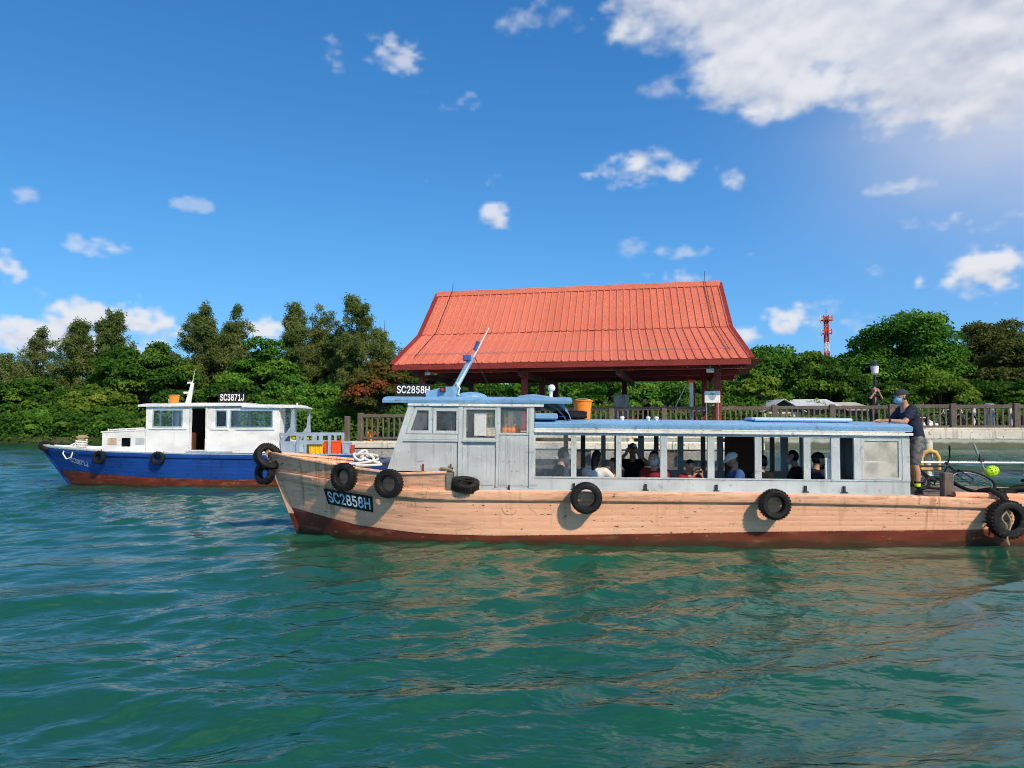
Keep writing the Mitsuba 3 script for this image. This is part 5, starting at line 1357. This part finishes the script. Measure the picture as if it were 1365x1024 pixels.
def head_parts(t, c, yaw, pitch, hair='hair', mask=None, cap=None, long=False, beard=False):
    """Head with nose, ears, eyes, hair; c is the head's centre; yaw turns it from +x."""
    M = T(*c) @ R(yaw, [0, 0, 1]) @ R(pitch, [0, 1, 0])
    with at_xf(M):
        ey = [ball((0.088, s * 0.033, 0.018), 0.0115, 1) for s in (-1, 1)]
        put(t, 'eye', ey[0], 'white_cloth')
        put(t, 'eye', ey[1], 'white_cloth')
        h = ellipsoid((-0.012, 0, 0.028), (0.104, 0.083, 0.113)) - m3.Manifold.cube((0.3, 0.3, 0.4)).translate((0.045, -0.15, -0.3)) - m3.Manifold.cube((0.2, 0.3, 0.2)).translate((0.062, -0.15, -0.15)) - m3.Manifold.cube((0.3, 0.3, 0.2)).translate((-0.02, -0.15, -0.215))
        hm = [tomesh(h)]
        if long:
            hm.append(flesh([((-0.06, 0, 0.0), 0.075, (-0.085, 0, -0.12), 0.06), ((-0.085, 0, -0.12), 0.06, (-0.10, 0, -0.26), 0.035)], 0.03, 3))
        put(t, 'hair', hm, hair)
        if mask:
            mk = ellipsoid((0.018, 0, -0.045), (0.102, 0.080, 0.078)) - m3.Manifold.cube((0.3, 0.3, 0.3)).translate((-0.275, -0.15, -0.15)) - m3.Manifold.cube((0.2, 0.3, 0.2)).translate((0.0, -0.15, 0.003))
            put(t, 'face_mask', [tomesh(mk), tube([(0.03, 0.078, -0.02), (-0.02, 0.086, 0.005)], 0.004, 5), tube([(0.03, -0.078, -0.02), (-0.02, -0.086, 0.005)], 0.004, 5)], mask)
        if cap:
            cr = ellipsoid((-0.008, 0, 0.045), (0.116, 0.096, 0.095)) - m3.Manifold.cube((0.4, 0.4, 0.3)).translate((-0.2, -0.2, -0.265))
            br = [hullof([(0.07 + 0.115 * math.cos(a) * 0.95, 0.082 * math.sin(a), 0.040 - 0.02 * math.cos(a) + o) for a in np.linspace(-PI / 2, PI / 2, 9) for o in (0, 0.008)])]
            put(t, 'cap', [tomesh(cr), ball((-0.01, 0, 0.14), 0.010, 1)] + br, cap)


def head_bones(c, yaw, pitch, neck):
    M = T(*c) @ R(yaw, [0, 0, 1]) @ R(pitch, [0, 1, 0])
    q = lambda *p: (M @ np.array([*p, 1.0]))[:3]
    b = [(q(-0.012, 0, 0.03), 0.088, q(0.012, 0, 0.01), 0.085), (q(0.01, 0, 0.0), 0.078, q(0.038, 0, -0.068), 0.045), (q(0.088, 0, 0.012), 0.009, q(0.108, 0, -0.022), 0.012), (q(0.085, 0, -0.052), 0.012, q(0.08, 0, -0.058), 0.02)]
    for s in (-1, 1):
        b.append((q(-0.01, s * 0.082, 0.012), 0.017, q(-0.014, s * 0.084, -0.02), 0.012))
    b.append((q(-0.025, 0, -0.04), 0.055, neck, 0.056))
    return b


def hand_bones(w, d, side, up, curl=0.5):
    """Palm, four fingers of different length and a thumb from the wrist w along d; side points to the thumb, up is the back of the hand."""
    d, side, up = [np.array(a, float) / np.linalg.norm(a) for a in (d, side, up)]
    b = [(w, 0.027, w + d * 0.035, 0.026)]
    for i, L in enumerate((0.072, 0.080, 0.074, 0.058)):
        off = side * (0.030 - 0.019 * i)
        k0 = w + d * 0.085 + off
        k1 = k0 + (d * math.cos(curl * 0.7) - up * math.sin(curl * 0.7)) * L * 0.5
        k2 = k1 + (d * math.cos(curl * 1.7) - up * math.sin(curl * 1.7)) * L * 0.5
        b += [(w + d * 0.03 + off * 0.6, 0.019, k0, 0.014), (k0, 0.0105, k1, 0.0095), (k1, 0.0095, k2, 0.008)]
    th = w + d * 0.025 + side * 0.03
    t1 = th + d * 0.03 + side * 0.028
    b += [(th, 0.018, t1, 0.012), (t1, 0.012, t1 + d * 0.03 + side * 0.006 - up * 0.012, 0.0095)]
    return b


def standing_man():
    t = thing('person', 'man in dark cap, blue mask and grey shorts leaning on the passenger roof', 'person')
    hc = V(0.235, 0.02, 1.625)
    A, K, Hp = {}, {}, {}
    for s, fx, kx in ((1, 0.03, 0.07), (-1, -0.05, 0.02)):
        A[s], K[s], Hp[s] = V(fx, s * 0.10, 0.085), V(kx, s * 0.105, 0.49), V(0.0, s * 0.085, 0.90)
    S = {s: V(0.135, s * 0.185, 1.41) for s in (1, -1)}
    Eb = {1: V(0.30, 0.27, 1.195), -1: V(0.315, -0.25, 1.185)}
    Wr = {1: V(0.545, 0.20, 1.225), -1: V(0.555, -0.10, 1.225)}
    neck = V(0.165, 0, 1.475)
    b = head_bones(hc, 0, 6, neck)
    b += [(V(0, 0, 0.96), 0.125, V(0.03, 0, 1.10), 0.115), (V(0.03, 0, 1.10), 0.115, V(0.10, 0, 1.30), 0.13), (V(0.10, 0, 1.30), 0.13, neck, 0.065)]
    for s in (1, -1):
        b += [(Hp[s], 0.10, K[s], 0.062), (K[s], 0.062, K[s] * 0.68 + A[s] * 0.32 + V(-0.025, 0, 0), 0.058), (K[s] * 0.68 + A[s] * 0.32 + V(-0.025, 0, 0), 0.058, A[s], 0.04), (A[s], 0.04, A[s] + V(0.13, 0, -0.045), 0.032)]
        b += [(V(0.11, s * 0.10, 1.40), 0.075, S[s], 0.065), (S[s], 0.06, Eb[s], 0.043), (Eb[s], 0.043, Wr[s], 0.028)]
        b += hand_bones(Wr[s], (1, -0.35 * s, -0.05), (0.2, -s, 0.1), (0, 0, 1), 0.45)
    put(t, 'body', flesh(b, 0.022, 5), 'skin', True)
    sh = [(V(-0.01, 0, 0.93), 0.148, V(0.02, 0, 1.10), 0.140), (V(-0.01, 0.06, 0.93), 0.12, V(0.03, 0.06, 1.12), 0.115), (V(-0.01, -0.06, 0.93), 0.12, V(0.03, -0.06, 1.12), 0.115), (V(0.02, 0, 1.10), 0.14, V(0.09, 0, 1.31), 0.150), (V(0.09, 0.07, 1.32), 0.12, V(0.10, -0.07, 1.32), 0.12), (V(0.10, 0, 1.33), 0.13, neck - V(0.02, 0, 0.03), 0.075)]
    for s in (1, -1):
        sh += [(V(0.09, s * 0.09, 1.38), 0.10, S[s], 0.085), (S[s], 0.08, S[s] * 0.42 + Eb[s] * 0.58, 0.073)]
    put(t, 'shirt', flesh(sh, 0.025, 7), 'navy_cloth', True)
    st = [(V(-0.01, 0.05, 0.93), 0.125, V(-0.01, -0.05, 0.93), 0.125)]
    for s in (1, -1):
        st += [(Hp[s], 0.118, K[s] * 0.86 + Hp[s] * 0.14, 0.092)]
    put(t, 'shorts', flesh(st, 0.025, 5), 'shorts_cloth', True)
    for s in (1, -1):
        put(t, 'sock', flesh([(A[s] + V(0, 0, 0.12), 0.052, A[s], 0.046)], 0.02, 2), 'black_cloth', True)
        put(t, 'shoe', [flesh([(A[s] + V(-0.035, 0, -0.03), 0.047, A[s] + V(0.06, 0, -0.028), 0.045), (A[s] + V(0.06, 0, -0.028), 0.045, A[s] + V(0.155, 0, -0.045), 0.036)], 0.02, 3), bx(A[s][0] - 0.085, A[s][0] + 0.195, A[s][1] - 0.05, A[s][1] + 0.05, 0.0, 0.028, 0.01)], 'charcoal_cloth')
    put(t, 'sock_stripe', flesh([(A[1] + V(0, 0, 0.055), 0.0515, A[1] + V(0, 0, 0.085), 0.0535)], 0.012, 1), 'neon_plastic', True)
    w = Wr[1] * 0.9 + Eb[1] * 0.1
    put(t, 'watch', lathe([(0.033, -0.015), (0.038, -0.012), (0.038, 0.012), (0.033, 0.015)], 16).apply_transform(place(Wr[1] - Eb[1], w)), 'black_cloth')
    head_parts(t, hc, 0, 6, mask='mask_blue', cap='charcoal_cloth')
    return t


def seated(label, loc, face, shirt, yaw=0.0, pitch=0.0, arms='lap', trousers='charcoal_cloth', scale=1.0, **kw):
    """A seated person; arms: lap, phone (both hands raised before the face) or one (one hand raised)."""
    t = thing('person', label, 'person')
    with at_xf(T(*loc) @ R(face, [0, 0, 1]) @ np.diag([scale, scale, scale, 1.0])):
        hc, neck = V(0.075, 0, 0.80), V(0.025, 0, 0.65)
        S = {s: V(0.01, s * 0.18, 0.575) for s in (1, -1)}
        if arms == 'phone':
            Eb = {s: V(0.20, s * 0.24, 0.42) for s in (1, -1)}
            Wr = {s: V(0.36, s * 0.09, 0.62) for s in (1, -1)}
        elif arms == 'high':
            Eb = {s: V(0.20, s * 0.27, 0.58) for s in (1, -1)}
            Wr = {s: V(0.33, s * 0.10, 0.76) for s in (1, -1)}
        elif arms == 'one':
            Eb = {1: V(0.16, 0.24, 0.36), -1: V(0.20, -0.26, 0.44)}
            Wr = {1: V(0.36, 0.12, 0.25), -1: V(0.32, -0.18, 0.66)}
        else:
            Eb = {s: V(0.12, s * 0.24, 0.33) for s in (1, -1)}
            Wr = {s: V(0.34, s * 0.10, 0.27) for s in (1, -1)}
        b = head_bones(hc, yaw, pitch, neck)
        b += [(V(0, 0, 0.10), 0.12, V(0, 0, 0.3), 0.115), (V(0, 0, 0.3), 0.115, V(0.01, 0, 0.5), 0.125), (V(0.01, 0, 0.5), 0.125, neck, 0.06)]
        for s in (1, -1):
            kn, an = V(0.43, s * 0.11, 0.10), V(0.42, s * 0.12, -0.34)
            b += [(V(0, s * 0.08, 0.09), 0.09, kn, 0.06), (kn, 0.06, an, 0.04), (an, 0.04, an + V(0.13, 0, -0.05), 0.032)]
            b += [(V(0, s * 0.1, 0.57), 0.07, S[s], 0.06), (S[s], 0.058, Eb[s], 0.042), (Eb[s], 0.042, Wr[s], 0.028)]
            up = (0, 0, 1) if arms == 'lap' else (0.8, s * 0.5, 0.3)
            d = (1, -0.3 * s, -0.1) if arms == 'lap' or (arms == 'one' and s == 1) else (0.25, -0.35 * s, 1)
            b += hand_bones(Wr[s], d, (0, -s, 0.3), (0, 0, 1) if arms == 'lap' else (-0.9, 0, 0.3), 0.7)
        put(t, 'body', flesh(b, 0.04, 4), 'skin', True)
        sh = [(V(0, 0.05, 0.12), 0.125, V(0, 0.05, 0.35), 0.12), (V(0, -0.05, 0.12), 0.125, V(0, -0.05, 0.35), 0.12), (V(0, 0, 0.3), 0.13, V(0.01, 0, 0.5), 0.14), (V(0.0, 0.08, 0.53), 0.115, V(0, -0.08, 0.53), 0.115), (V(0, 0, 0.53), 0.12, neck - V(0.01, 0, 0.03), 0.07)]
        for s in (1, -1):
            sh += [(V(0, s * 0.1, 0.56), 0.085, S[s], 0.078), (S[s], 0.075, S[s] * 0.4 + Eb[s] * 0.6, 0.065)]
            if kw.get('sleeves'):
                sh += [(S[s] * 0.4 + Eb[s] * 0.6, 0.065, Eb[s], 0.056), (Eb[s], 0.056, Wr[s], 0.04)]
        put(t, 'shirt', flesh(sh, 0.045, 5), shirt, True)
        tr = [(V(0, 0.07, 0.10), 0.115, V(0, -0.07, 0.10), 0.115)]
        for s in (1, -1):
            kn, an = V(0.43, s * 0.11, 0.10), V(0.42, s * 0.12, -0.26)
            tr += [(V(0, s * 0.08, 0.09), 0.105, kn, 0.075), (kn, 0.075, an, 0.058)]
        put(t, 'trousers', flesh(tr, 0.05, 4), trousers, True)
        for s in (1, -1):
            an = V(0.42, s * 0.12, -0.37)
            put(t, 'shoe', flesh([(an, 0.05, an + V(0.14, 0, -0.02), 0.042)], 0.03, 2), 'black_cloth', True)
        kw = {a: c for a, c in kw.items() if a in ('hair', 'mask', 'cap', 'long')}
        head_parts(t, hc, yaw, pitch, **kw)
        ph = {'phone': V(0.39, 0, 0.73), 'high': V(0.36, 0.0, 0.88), 'one': V(0.34, -0.21, 0.77)}.get(arms)
    if ph is not None:
        with at_xf(T(*loc) @ R(face, [0, 0, 1]) @ np.diag([scale, scale, scale, 1.0])):
            y = thing('phone', 'dark phone held up by the ' + label.split(' with')[0].split(' holding')[0].split(' raising')[0], 'phone')
            put(y, 'case', bx(ph[0], ph[0] + 0.009, ph[1] - 0.075, ph[1] + 0.075, ph[2] - 0.04, ph[2] + 0.04, 0.004), 'black_board')
            put(y, 'camera', bx(ph[0] + 0.009, ph[0] + 0.012, ph[1] + 0.03, ph[1] + 0.065, ph[2] + 0.0, ph[2] + 0.032, 0.001), 'steel')
    return t


with at_xf(PEACH_XF @ T(6.80, -0.70, 0.815) @ R(180, [0, 0, 1])):
    standing_man()
with at_xf(PEACH_XF):
    seated('seated man in a navy shirt with a white mask behind the dusty first cabin window', (0.80, -0.72, 0.60), 5, 'navy_cloth', yaw=25, pitch=12, mask='mask_grey')
    seated('dark haired woman in white raising a phone at the second cabin window', (1.42, -0.60, 0.55), 60, 'white_cloth', yaw=0, pitch=8, arms='one', long=True)
    seated('passenger in black raising a phone in both hands at the third cabin window', (2.22, 0.55, 0.66), -100, 'black_cloth', arms='high')
    seated('passenger in maroon with a grey mask looking out of the third cabin window', (2.46, -0.45, 0.55), -110, 'maroon_cloth', yaw=15, mask='mask_grey')
    seated('child in a maroon and navy top with hands raised at the fourth cabin window', (3.03, -0.45, 0.55), -70, 'maroon_cloth', pitch=18, arms='phone', scale=0.85)
    seated('passenger in a white cap and blue shirt bending forward at the fifth cabin window', (3.85, -0.5, 0.54), 185, 'blue_cloth', yaw=10, pitch=24, cap='white_cloth')
    seated('passenger in dark shirt turned away at the sixth cabin window', (4.22, -0.62, 0.50), 40, 'black_cloth', yaw=20)
    seated('passenger in black sitting in the gap between two aft window posts', (4.98, -0.2, 0.58), 150, 'black_cloth', mask='mask_grey')
    seated('man in black cap and navy top holding a phone up near the aft windows', (5.10, -0.72, 0.56), 15, 'navy_cloth', arms='high', cap='black_cloth', sleeves=True)


# ------------------------------------------------------------------ bicycles
def bicycle(label, M, frame_mat, seed=0, detailed=True, group=None):
    """Standing bicycle, front to +x, wheels on z = 0."""
    t = thing('bicycle', label, 'bicycle', group)
    with at_xf(M):
        r = 0.34
        for x in (-0.52, 0.54):
            a = np.linspace(0, 2 * PI, 40, endpoint=False)
            w = put(t, 'wheel', rod((x, -0.05, r), (x, 0.05, r), 0.02, 10), 'steel')
            put(w, 'tyre', tube(np.stack([x + r * np.cos(a) * 0.965, 0 * a, r + r * np.sin(a) * 0.965], -1), 0.029, 9, True), 'rubber')
            put(w, 'rim', tube(np.stack([x + r * np.cos(a) * 0.88, 0 * a, r + r * np.sin(a) * 0.88], -1), 0.011, 7, True), 'steel' if detailed else 'black_metal')
            if detailed:
                put(w, 'spokes', [rod((x + 0.02 * math.cos(b), 0.02 * (-1) ** i, r + 0.02 * math.sin(b)), (x + 0.87 * r * math.cos(b + 0.25), 0, r + 0.87 * r * math.sin(b + 0.25)), 0.002, 3) for i, b in enumerate(np.linspace(0, 2 * PI, 24, endpoint=False))], 'steel', kind='stuff')
        bb, seat, head, head2 = (-0.08, 0, 0.30), (-0.24, 0, 0.78), (0.36, 0, 0.84), (0.39, 0, 0.70)
        put(t, 'frame', [rod(bb, seat, 0.017), rod(seat, head, 0.017), rod(bb, head2, 0.02), rod(head, head2, 0.022), rod(bb, (-0.52, -0.06, r), 0.011), rod(bb, (-0.52, 0.06, r), 0.011), rod((-0.23, -0.02, 0.74), (-0.52, -0.06, r), 0.009), rod((-0.23, 0.02, 0.74), (-0.52, 0.06, r), 0.009)], frame_mat)
        put(t, 'fork', [rod(head2, (0.43, 0, 0.62), 0.02), rod((0.42, -0.055, 0.64), (0.54, -0.055, r), 0.012), rod((0.42, 0.055, 0.64), (0.54, 0.055, r), 0.012), rod((0.42, -0.06, 0.63), (0.42, 0.06, 0.63), 0.018)], frame_mat)
        put(t, 'handlebar', [rod(head, (0.34, 0, 0.95), 0.016), rod((0.34, 0, 0.95), (0.40, 0, 0.97), 0.014), tube([(0.36, -0.31, 0.99), (0.40, -0.12, 0.97), (0.40, 0.12, 0.97), (0.36, 0.31, 0.99)], 0.012, 8)], 'black_metal')
        put(t, 'grip', rod((0.38, -0.22, 0.982), (0.36, -0.32, 0.992), 0.017, 8), 'rubber')
        put(t, 'grip', rod((0.38, 0.22, 0.982), (0.36, 0.32, 0.992), 0.017, 8), 'rubber')
        put(t, 'saddle', [hullof([(-0.40, -0.07, 0.93), (-0.40, 0.07, 0.93), (-0.10, -0.02, 0.93), (-0.10, 0.02, 0.93), (-0.38, -0.06, 0.895), (-0.38, 0.06, 0.895), (-0.12, 0, 0.90)]), rod((-0.24, 0, 0.77), (-0.27, 0, 0.90), 0.014)], 'black_cloth')
        c = trimesh.creation.cylinder(0.09, 0.008, sections=24)
        c.apply_transform(R(90, [1, 0, 0]))
        c.apply_translation([bb[0], -0.05, bb[2]])
        put(t, 'chain_wheel', [c, rod((-0.08, -0.075, 0.30), (-0.08, 0.075, 0.30), 0.012)], 'black_metal')
        put(t, 'crank', rod((-0.08, -0.07, 0.30), (0.05, -0.07, 0.18), 0.01), 'black_metal')
        put(t, 'crank', rod((-0.08, 0.07, 0.30), (-0.21, 0.07, 0.42), 0.01), 'black_metal')
        put(t, 'pedal', bx(0.01, 0.10, -0.15, -0.075, 0.165, 0.19, 0.005), 'black_metal')
        put(t, 'pedal', bx(-0.26, -0.17, 0.075, 0.15, 0.41, 0.435, 0.005), 'black_metal')
    return t


with at_xf(PEACH_XF):
    bicycle('black bicycle lying on the aft deck with its front wheel towards the stern', T(7.24, -0.85, 0.88) @ R(-62, [1, 0, 0]) @ R(4, [0, 1, 0]), 'black_metal')
    bicycle('second black bicycle lying under the other one beside the man in the cap', T(7.15, 0.15, 0.84) @ R(12, [0, 0, 1]) @ R(-74, [1, 0, 0]), 'charcoal_cloth')
    h = thing('bicycle_helmet', 'neon yellow green bicycle helmet hung over the handlebar on the aft deck', 'helmet')
    shell = ellipsoid((0, 0, 0), (0.145, 0.105, 0.11)) - ellipsoid((0, 0, -0.025), (0.118, 0.082, 0.10)) - m3.Manifold.cube((0.5, 0.5, 0.3)).translate((-0.25, -0.25, -0.34))
    for i, (a, l) in enumerate(((-0.065, 0.11), (-0.022, 0.15), (0.022, 0.15), (0.065, 0.11))):
        for xx in (-0.07, 0.0, 0.07):
            shell = shell - m3.Manifold.batch_hull([m3.Manifold.sphere(0.016, 10).translate((xx - 0.02, a, 0.03)), m3.Manifold.sphere(0.018, 10).translate((xx + 0.018, a * 1.15, 0.14))])
    with at_xf(T(8.0, -0.80, 1.21) @ np.diag([0.88, 0.88, 0.88, 1.0]) @ R(55, [1, 0, 0]) @ R(20, [0, 0, 1])):
        put(h, 'shell', tomesh(shell), 'neon_plastic', 40)
        put(h, 'strap', tube([(0.05, 0.09, -0.03), (0.02, 0.05, -0.12), (0.0, 0, -0.15), (0.02, -0.05, -0.12), (0.05, -0.09, -0.03)], 0.006, 5), 'black_cloth')
    s = thing('handlebar_stem', 'bare handlebar with a bell and brake lever standing up beside the neon helmet', 'handlebar')
    put(s, 'bar', [rod((8.02, -0.62, 1.15), (7.86, -0.60, 1.58), 0.014, 8), rod((7.90, -0.60, 1.47), (7.83, -0.60, 1.66), 0.018, 10)], 'steel')
    put(s, 'lever', [tube([(7.93, -0.62, 1.40), (7.88, -0.68, 1.42), (7.86, -0.70, 1.50)], 0.008, 6), bx(7.89, 7.97, -0.67, -0.60, 1.36, 1.43, 0.01)], 'black_metal')
    bg = thing('bundle', 'dark tarpaulin bundle and coiled hose on the aft deck behind the bicycles', 'bundle')
    rg = np.random.default_rng(3)
    m = ball((0, 0, 0), 1, 3)
    m.vertices *= (0.75 + 0.5 * meshkit.fbm(m.vertices * 2.2 + 7, 3, 1))[:, None]
    m.apply_scale([0.55, 0.3, 0.18])
    m.apply_translation([7.0, 0.75, 0.95])
    put(bg, 'tarpaulin', m, 'black_cloth', 40)
    put(bg, 'hose', tube([(7.9 + 0.35 * math.cos(a) + 0.02 * i, -1.05 + 0.12 * math.sin(a), 0.84 + 0.006 * i) for i, a in enumerate(np.linspace(0, 5 * PI, 70))], 0.022, 6), 'black_rope_fibre')
    one('hose', [tube([(8.1, -0.9, 0.86), (8.4, -0.85, 0.93), (8.7, -0.9, 0.95), (9.0, -0.95, 0.90)], 0.06, 10)], 'black_rope_fibre', 'thick black hose lying along the stern behind the large tyre', 'hose')

# ------------------------------------------------------------------ people and things on the jetty
with at_xf(JX):
    seated('person sitting under the pavilion behind the orange bucket, a dark silhouette', (-5.65, 0.9, 2.08), -60, 'black_cloth', yaw=-15)
    seated('person in a dark hooded top sitting under the middle of the pavilion', (-2.95, 1.0, 2.25), 200, 'black_cloth', cap='black_cloth', sleeves=True)
    for s, z in ((-5.75, 2.08), (-2.9, 2.25)):
        b = thing('bench', 'plain wooden bench under the pavilion ' + ('behind the orange bucket' if s < -5 else 'beside the grey cabinet'), 'bench')
        put(b, 'seat', bx(s - 0.7, s + 0.7, 0.75, 1.25, z - 0.09, z - 0.02, 0.01), 'dark_wood')
        for q in (-0.6, 0.6):
            put(b, 'leg', bx(s + q - 0.05, s + q + 0.05, 0.8, 1.2, 1.768, z - 0.093, 0.01), 'dark_wood')


def jetty_person():
    """Standing at the rail with both arms raised to the face."""
    t = thing('person', 'person in black standing at the jetty rail under the street lamp with raised arms', 'person')
    hc, neck = V(0.03, 0, 1.60), V(0, 0, 1.44)
    b = head_bones(hc, 0, 5, neck) + [(V(0, 0, 0.95), 0.12, V(0, 0, 1.28), 0.13), (V(0, 0, 1.28), 0.13, neck, 0.06)]
    sh = [(V(0, 0.04, 0.92), 0.13, V(0, 0.05, 1.28), 0.13), (V(0, -0.04, 0.92), 0.13, V(0, -0.05, 1.28), 0.13), (V(0, 0, 1.3), 0.13, neck - V(0, 0, .03), 0.07)]
    for s in (1, -1):
        S, E, Wp = V(0, s * 0.18, 1.38), V(0.16, s * 0.24, 1.26), V(0.22, s * 0.08, 1.50)
        b += [(V(0, s * .1, 1.37), 0.07, S, 0.06), (S, 0.056, E, 0.042), (E, 0.042, Wp, 0.028), (V(0, s * 0.09, 0.9), 0.1, V(0.03, s * 0.1, 0.48), 0.06), (V(0.03, s * 0.1, 0.48), 0.06, V(0, s * 0.1, 0.08), 0.04), (V(0, s * 0.1, 0.08), 0.04, V(0.13, s * 0.1, 0.04), 0.035)]
        b += hand_bones(Wp, (0, -0.3 * s, 1), (-0.3, -s, 0), (1, 0, 0), 0.6)
        sh += [(V(0, s * .1, 1.36), 0.085, S, 0.075), (S, 0.072, S * 0.35 + E * 0.65, 0.062)]
    put(t, 'body', flesh(b, 0.04, 4), 'skin', True)
    put(t, 'shirt', flesh(sh, 0.045, 4), 'black_cloth', True)
    put(t, 'trousers', flesh([(V(0, 0.06, 0.92), 0.125, V(0, -0.06, 0.92), 0.125)] + [(V(0, s * 0.09, 0.9), 0.115, V(0.01, s * 0.1, 0.14), 0.065) for s in (1, -1)], 0.05, 3), 'charcoal_cloth', True)
    head_parts(t, hc, 0, 5)


with at_xf(JX @ T(5.87, 0.5, 1.768) @ R(-70, [0, 0, 1])):
    jetty_person()
with at_xf(JX):
    G = [(8.6, 0.55, -8, 'white_paint', 'white framed bicycle behind the jetty rail right of the man in the cap'), (9.35, 1.0, 12, 'black_metal', 'black bicycle parked behind the white framed one on the jetty'), (11.2, 0.6, 175, 'charcoal_cloth', 'dark bicycle behind the jetty rail right of the grey pipe post'), (12.1, 1.0, -10, 'black_metal', 'black bicycle at the right end of the parked row on the jetty')]
    for i, (s, tt, a, m, lab) in enumerate(G):
        bicycle(lab, T(s, tt, 1.768) @ R(a, [0, 0, 1]), m, i, False)
    b = thing('pipe_post', 'thick grey steel post behind the jetty rail between two timber posts', 'post')
    put(b, 'post', [rod((9.95, 0.5, 1.768), (9.95, 0.5, 2.72), 0.16, 20), lathe([(0.17, 0), (0.17, 0.05), (0.1, 0.08), (0, 0.085)], 20).apply_translation([9.95, 0.5, 2.72])], 'steel')
    b = thing('guide_post', 'slim white post behind the jetty rail right of the thick grey post', 'post')
    put(b, 'post', bx(10.62, 10.74, 0.45, 0.57, 1.768, 2.72, 0.015), 'white_paint')
    b = thing('guide_post', 'slim white post behind the jetty rail left of the thick grey post', 'post')
    put(b, 'post', bx(9.35, 9.45, 0.42, 0.52, 1.768, 2.70, 0.015), 'white_paint')
    for s, m, lab in ((2.7, 'red_plastic', 'red plastic tub on the jetty behind the passenger roof'), (4.5, 'green_plastic', 'green plastic tub on the jetty left of the man in the cap'), (3.6, 'red_plastic', 'second red plastic tub on the jetty, nearer the street lamp'), (-3.9, 'red_plastic', 'red tub on the jetty seen through the cabin windows')):
        t = thing('tub', lab, 'tub')
        put(t, 'body', lathe([(0, 0.005), (0.2, 0), (0.28, 0.5), (0.30, 0.51), (0.30, 0.54), (0.27, 0.54), (0.19, 0.03), (0, 0.03)], 20).apply_translation([s + 0.3, 0.7, 1.768]), m)

# the rail of the boat the picture was taken from: only its corner shows at the lower left
XF[0] = T(-0.42, 0, -0.09)
t = thing('boat_rail', 'blue painted rail corner of the nearest boat at the lower left edge', 'boat')
put(t, 'rail', tube([(-1.62, 0.9, 0.62), (-1.60, 1.6, 0.72), (-1.50, 2.15, 0.79), (-1.34, 2.42, 0.815), (-1.7, 2.62, 0.80), (-2.6, 2.72, 0.78)], 0.06, 14), 'blue_hull_paint')
put(t, 'side', sheet([[(-1.62, 0.9, z), (-1.60, 1.6, z), (-1.52, 2.15, z), (-1.42, 2.42, z), (-1.75, 2.6, z), (-2.6, 2.7, z)] for z in (-0.3, 0.3, 0.74)]), 'blue_hull_paint')
XF[0] = np.eye(4)
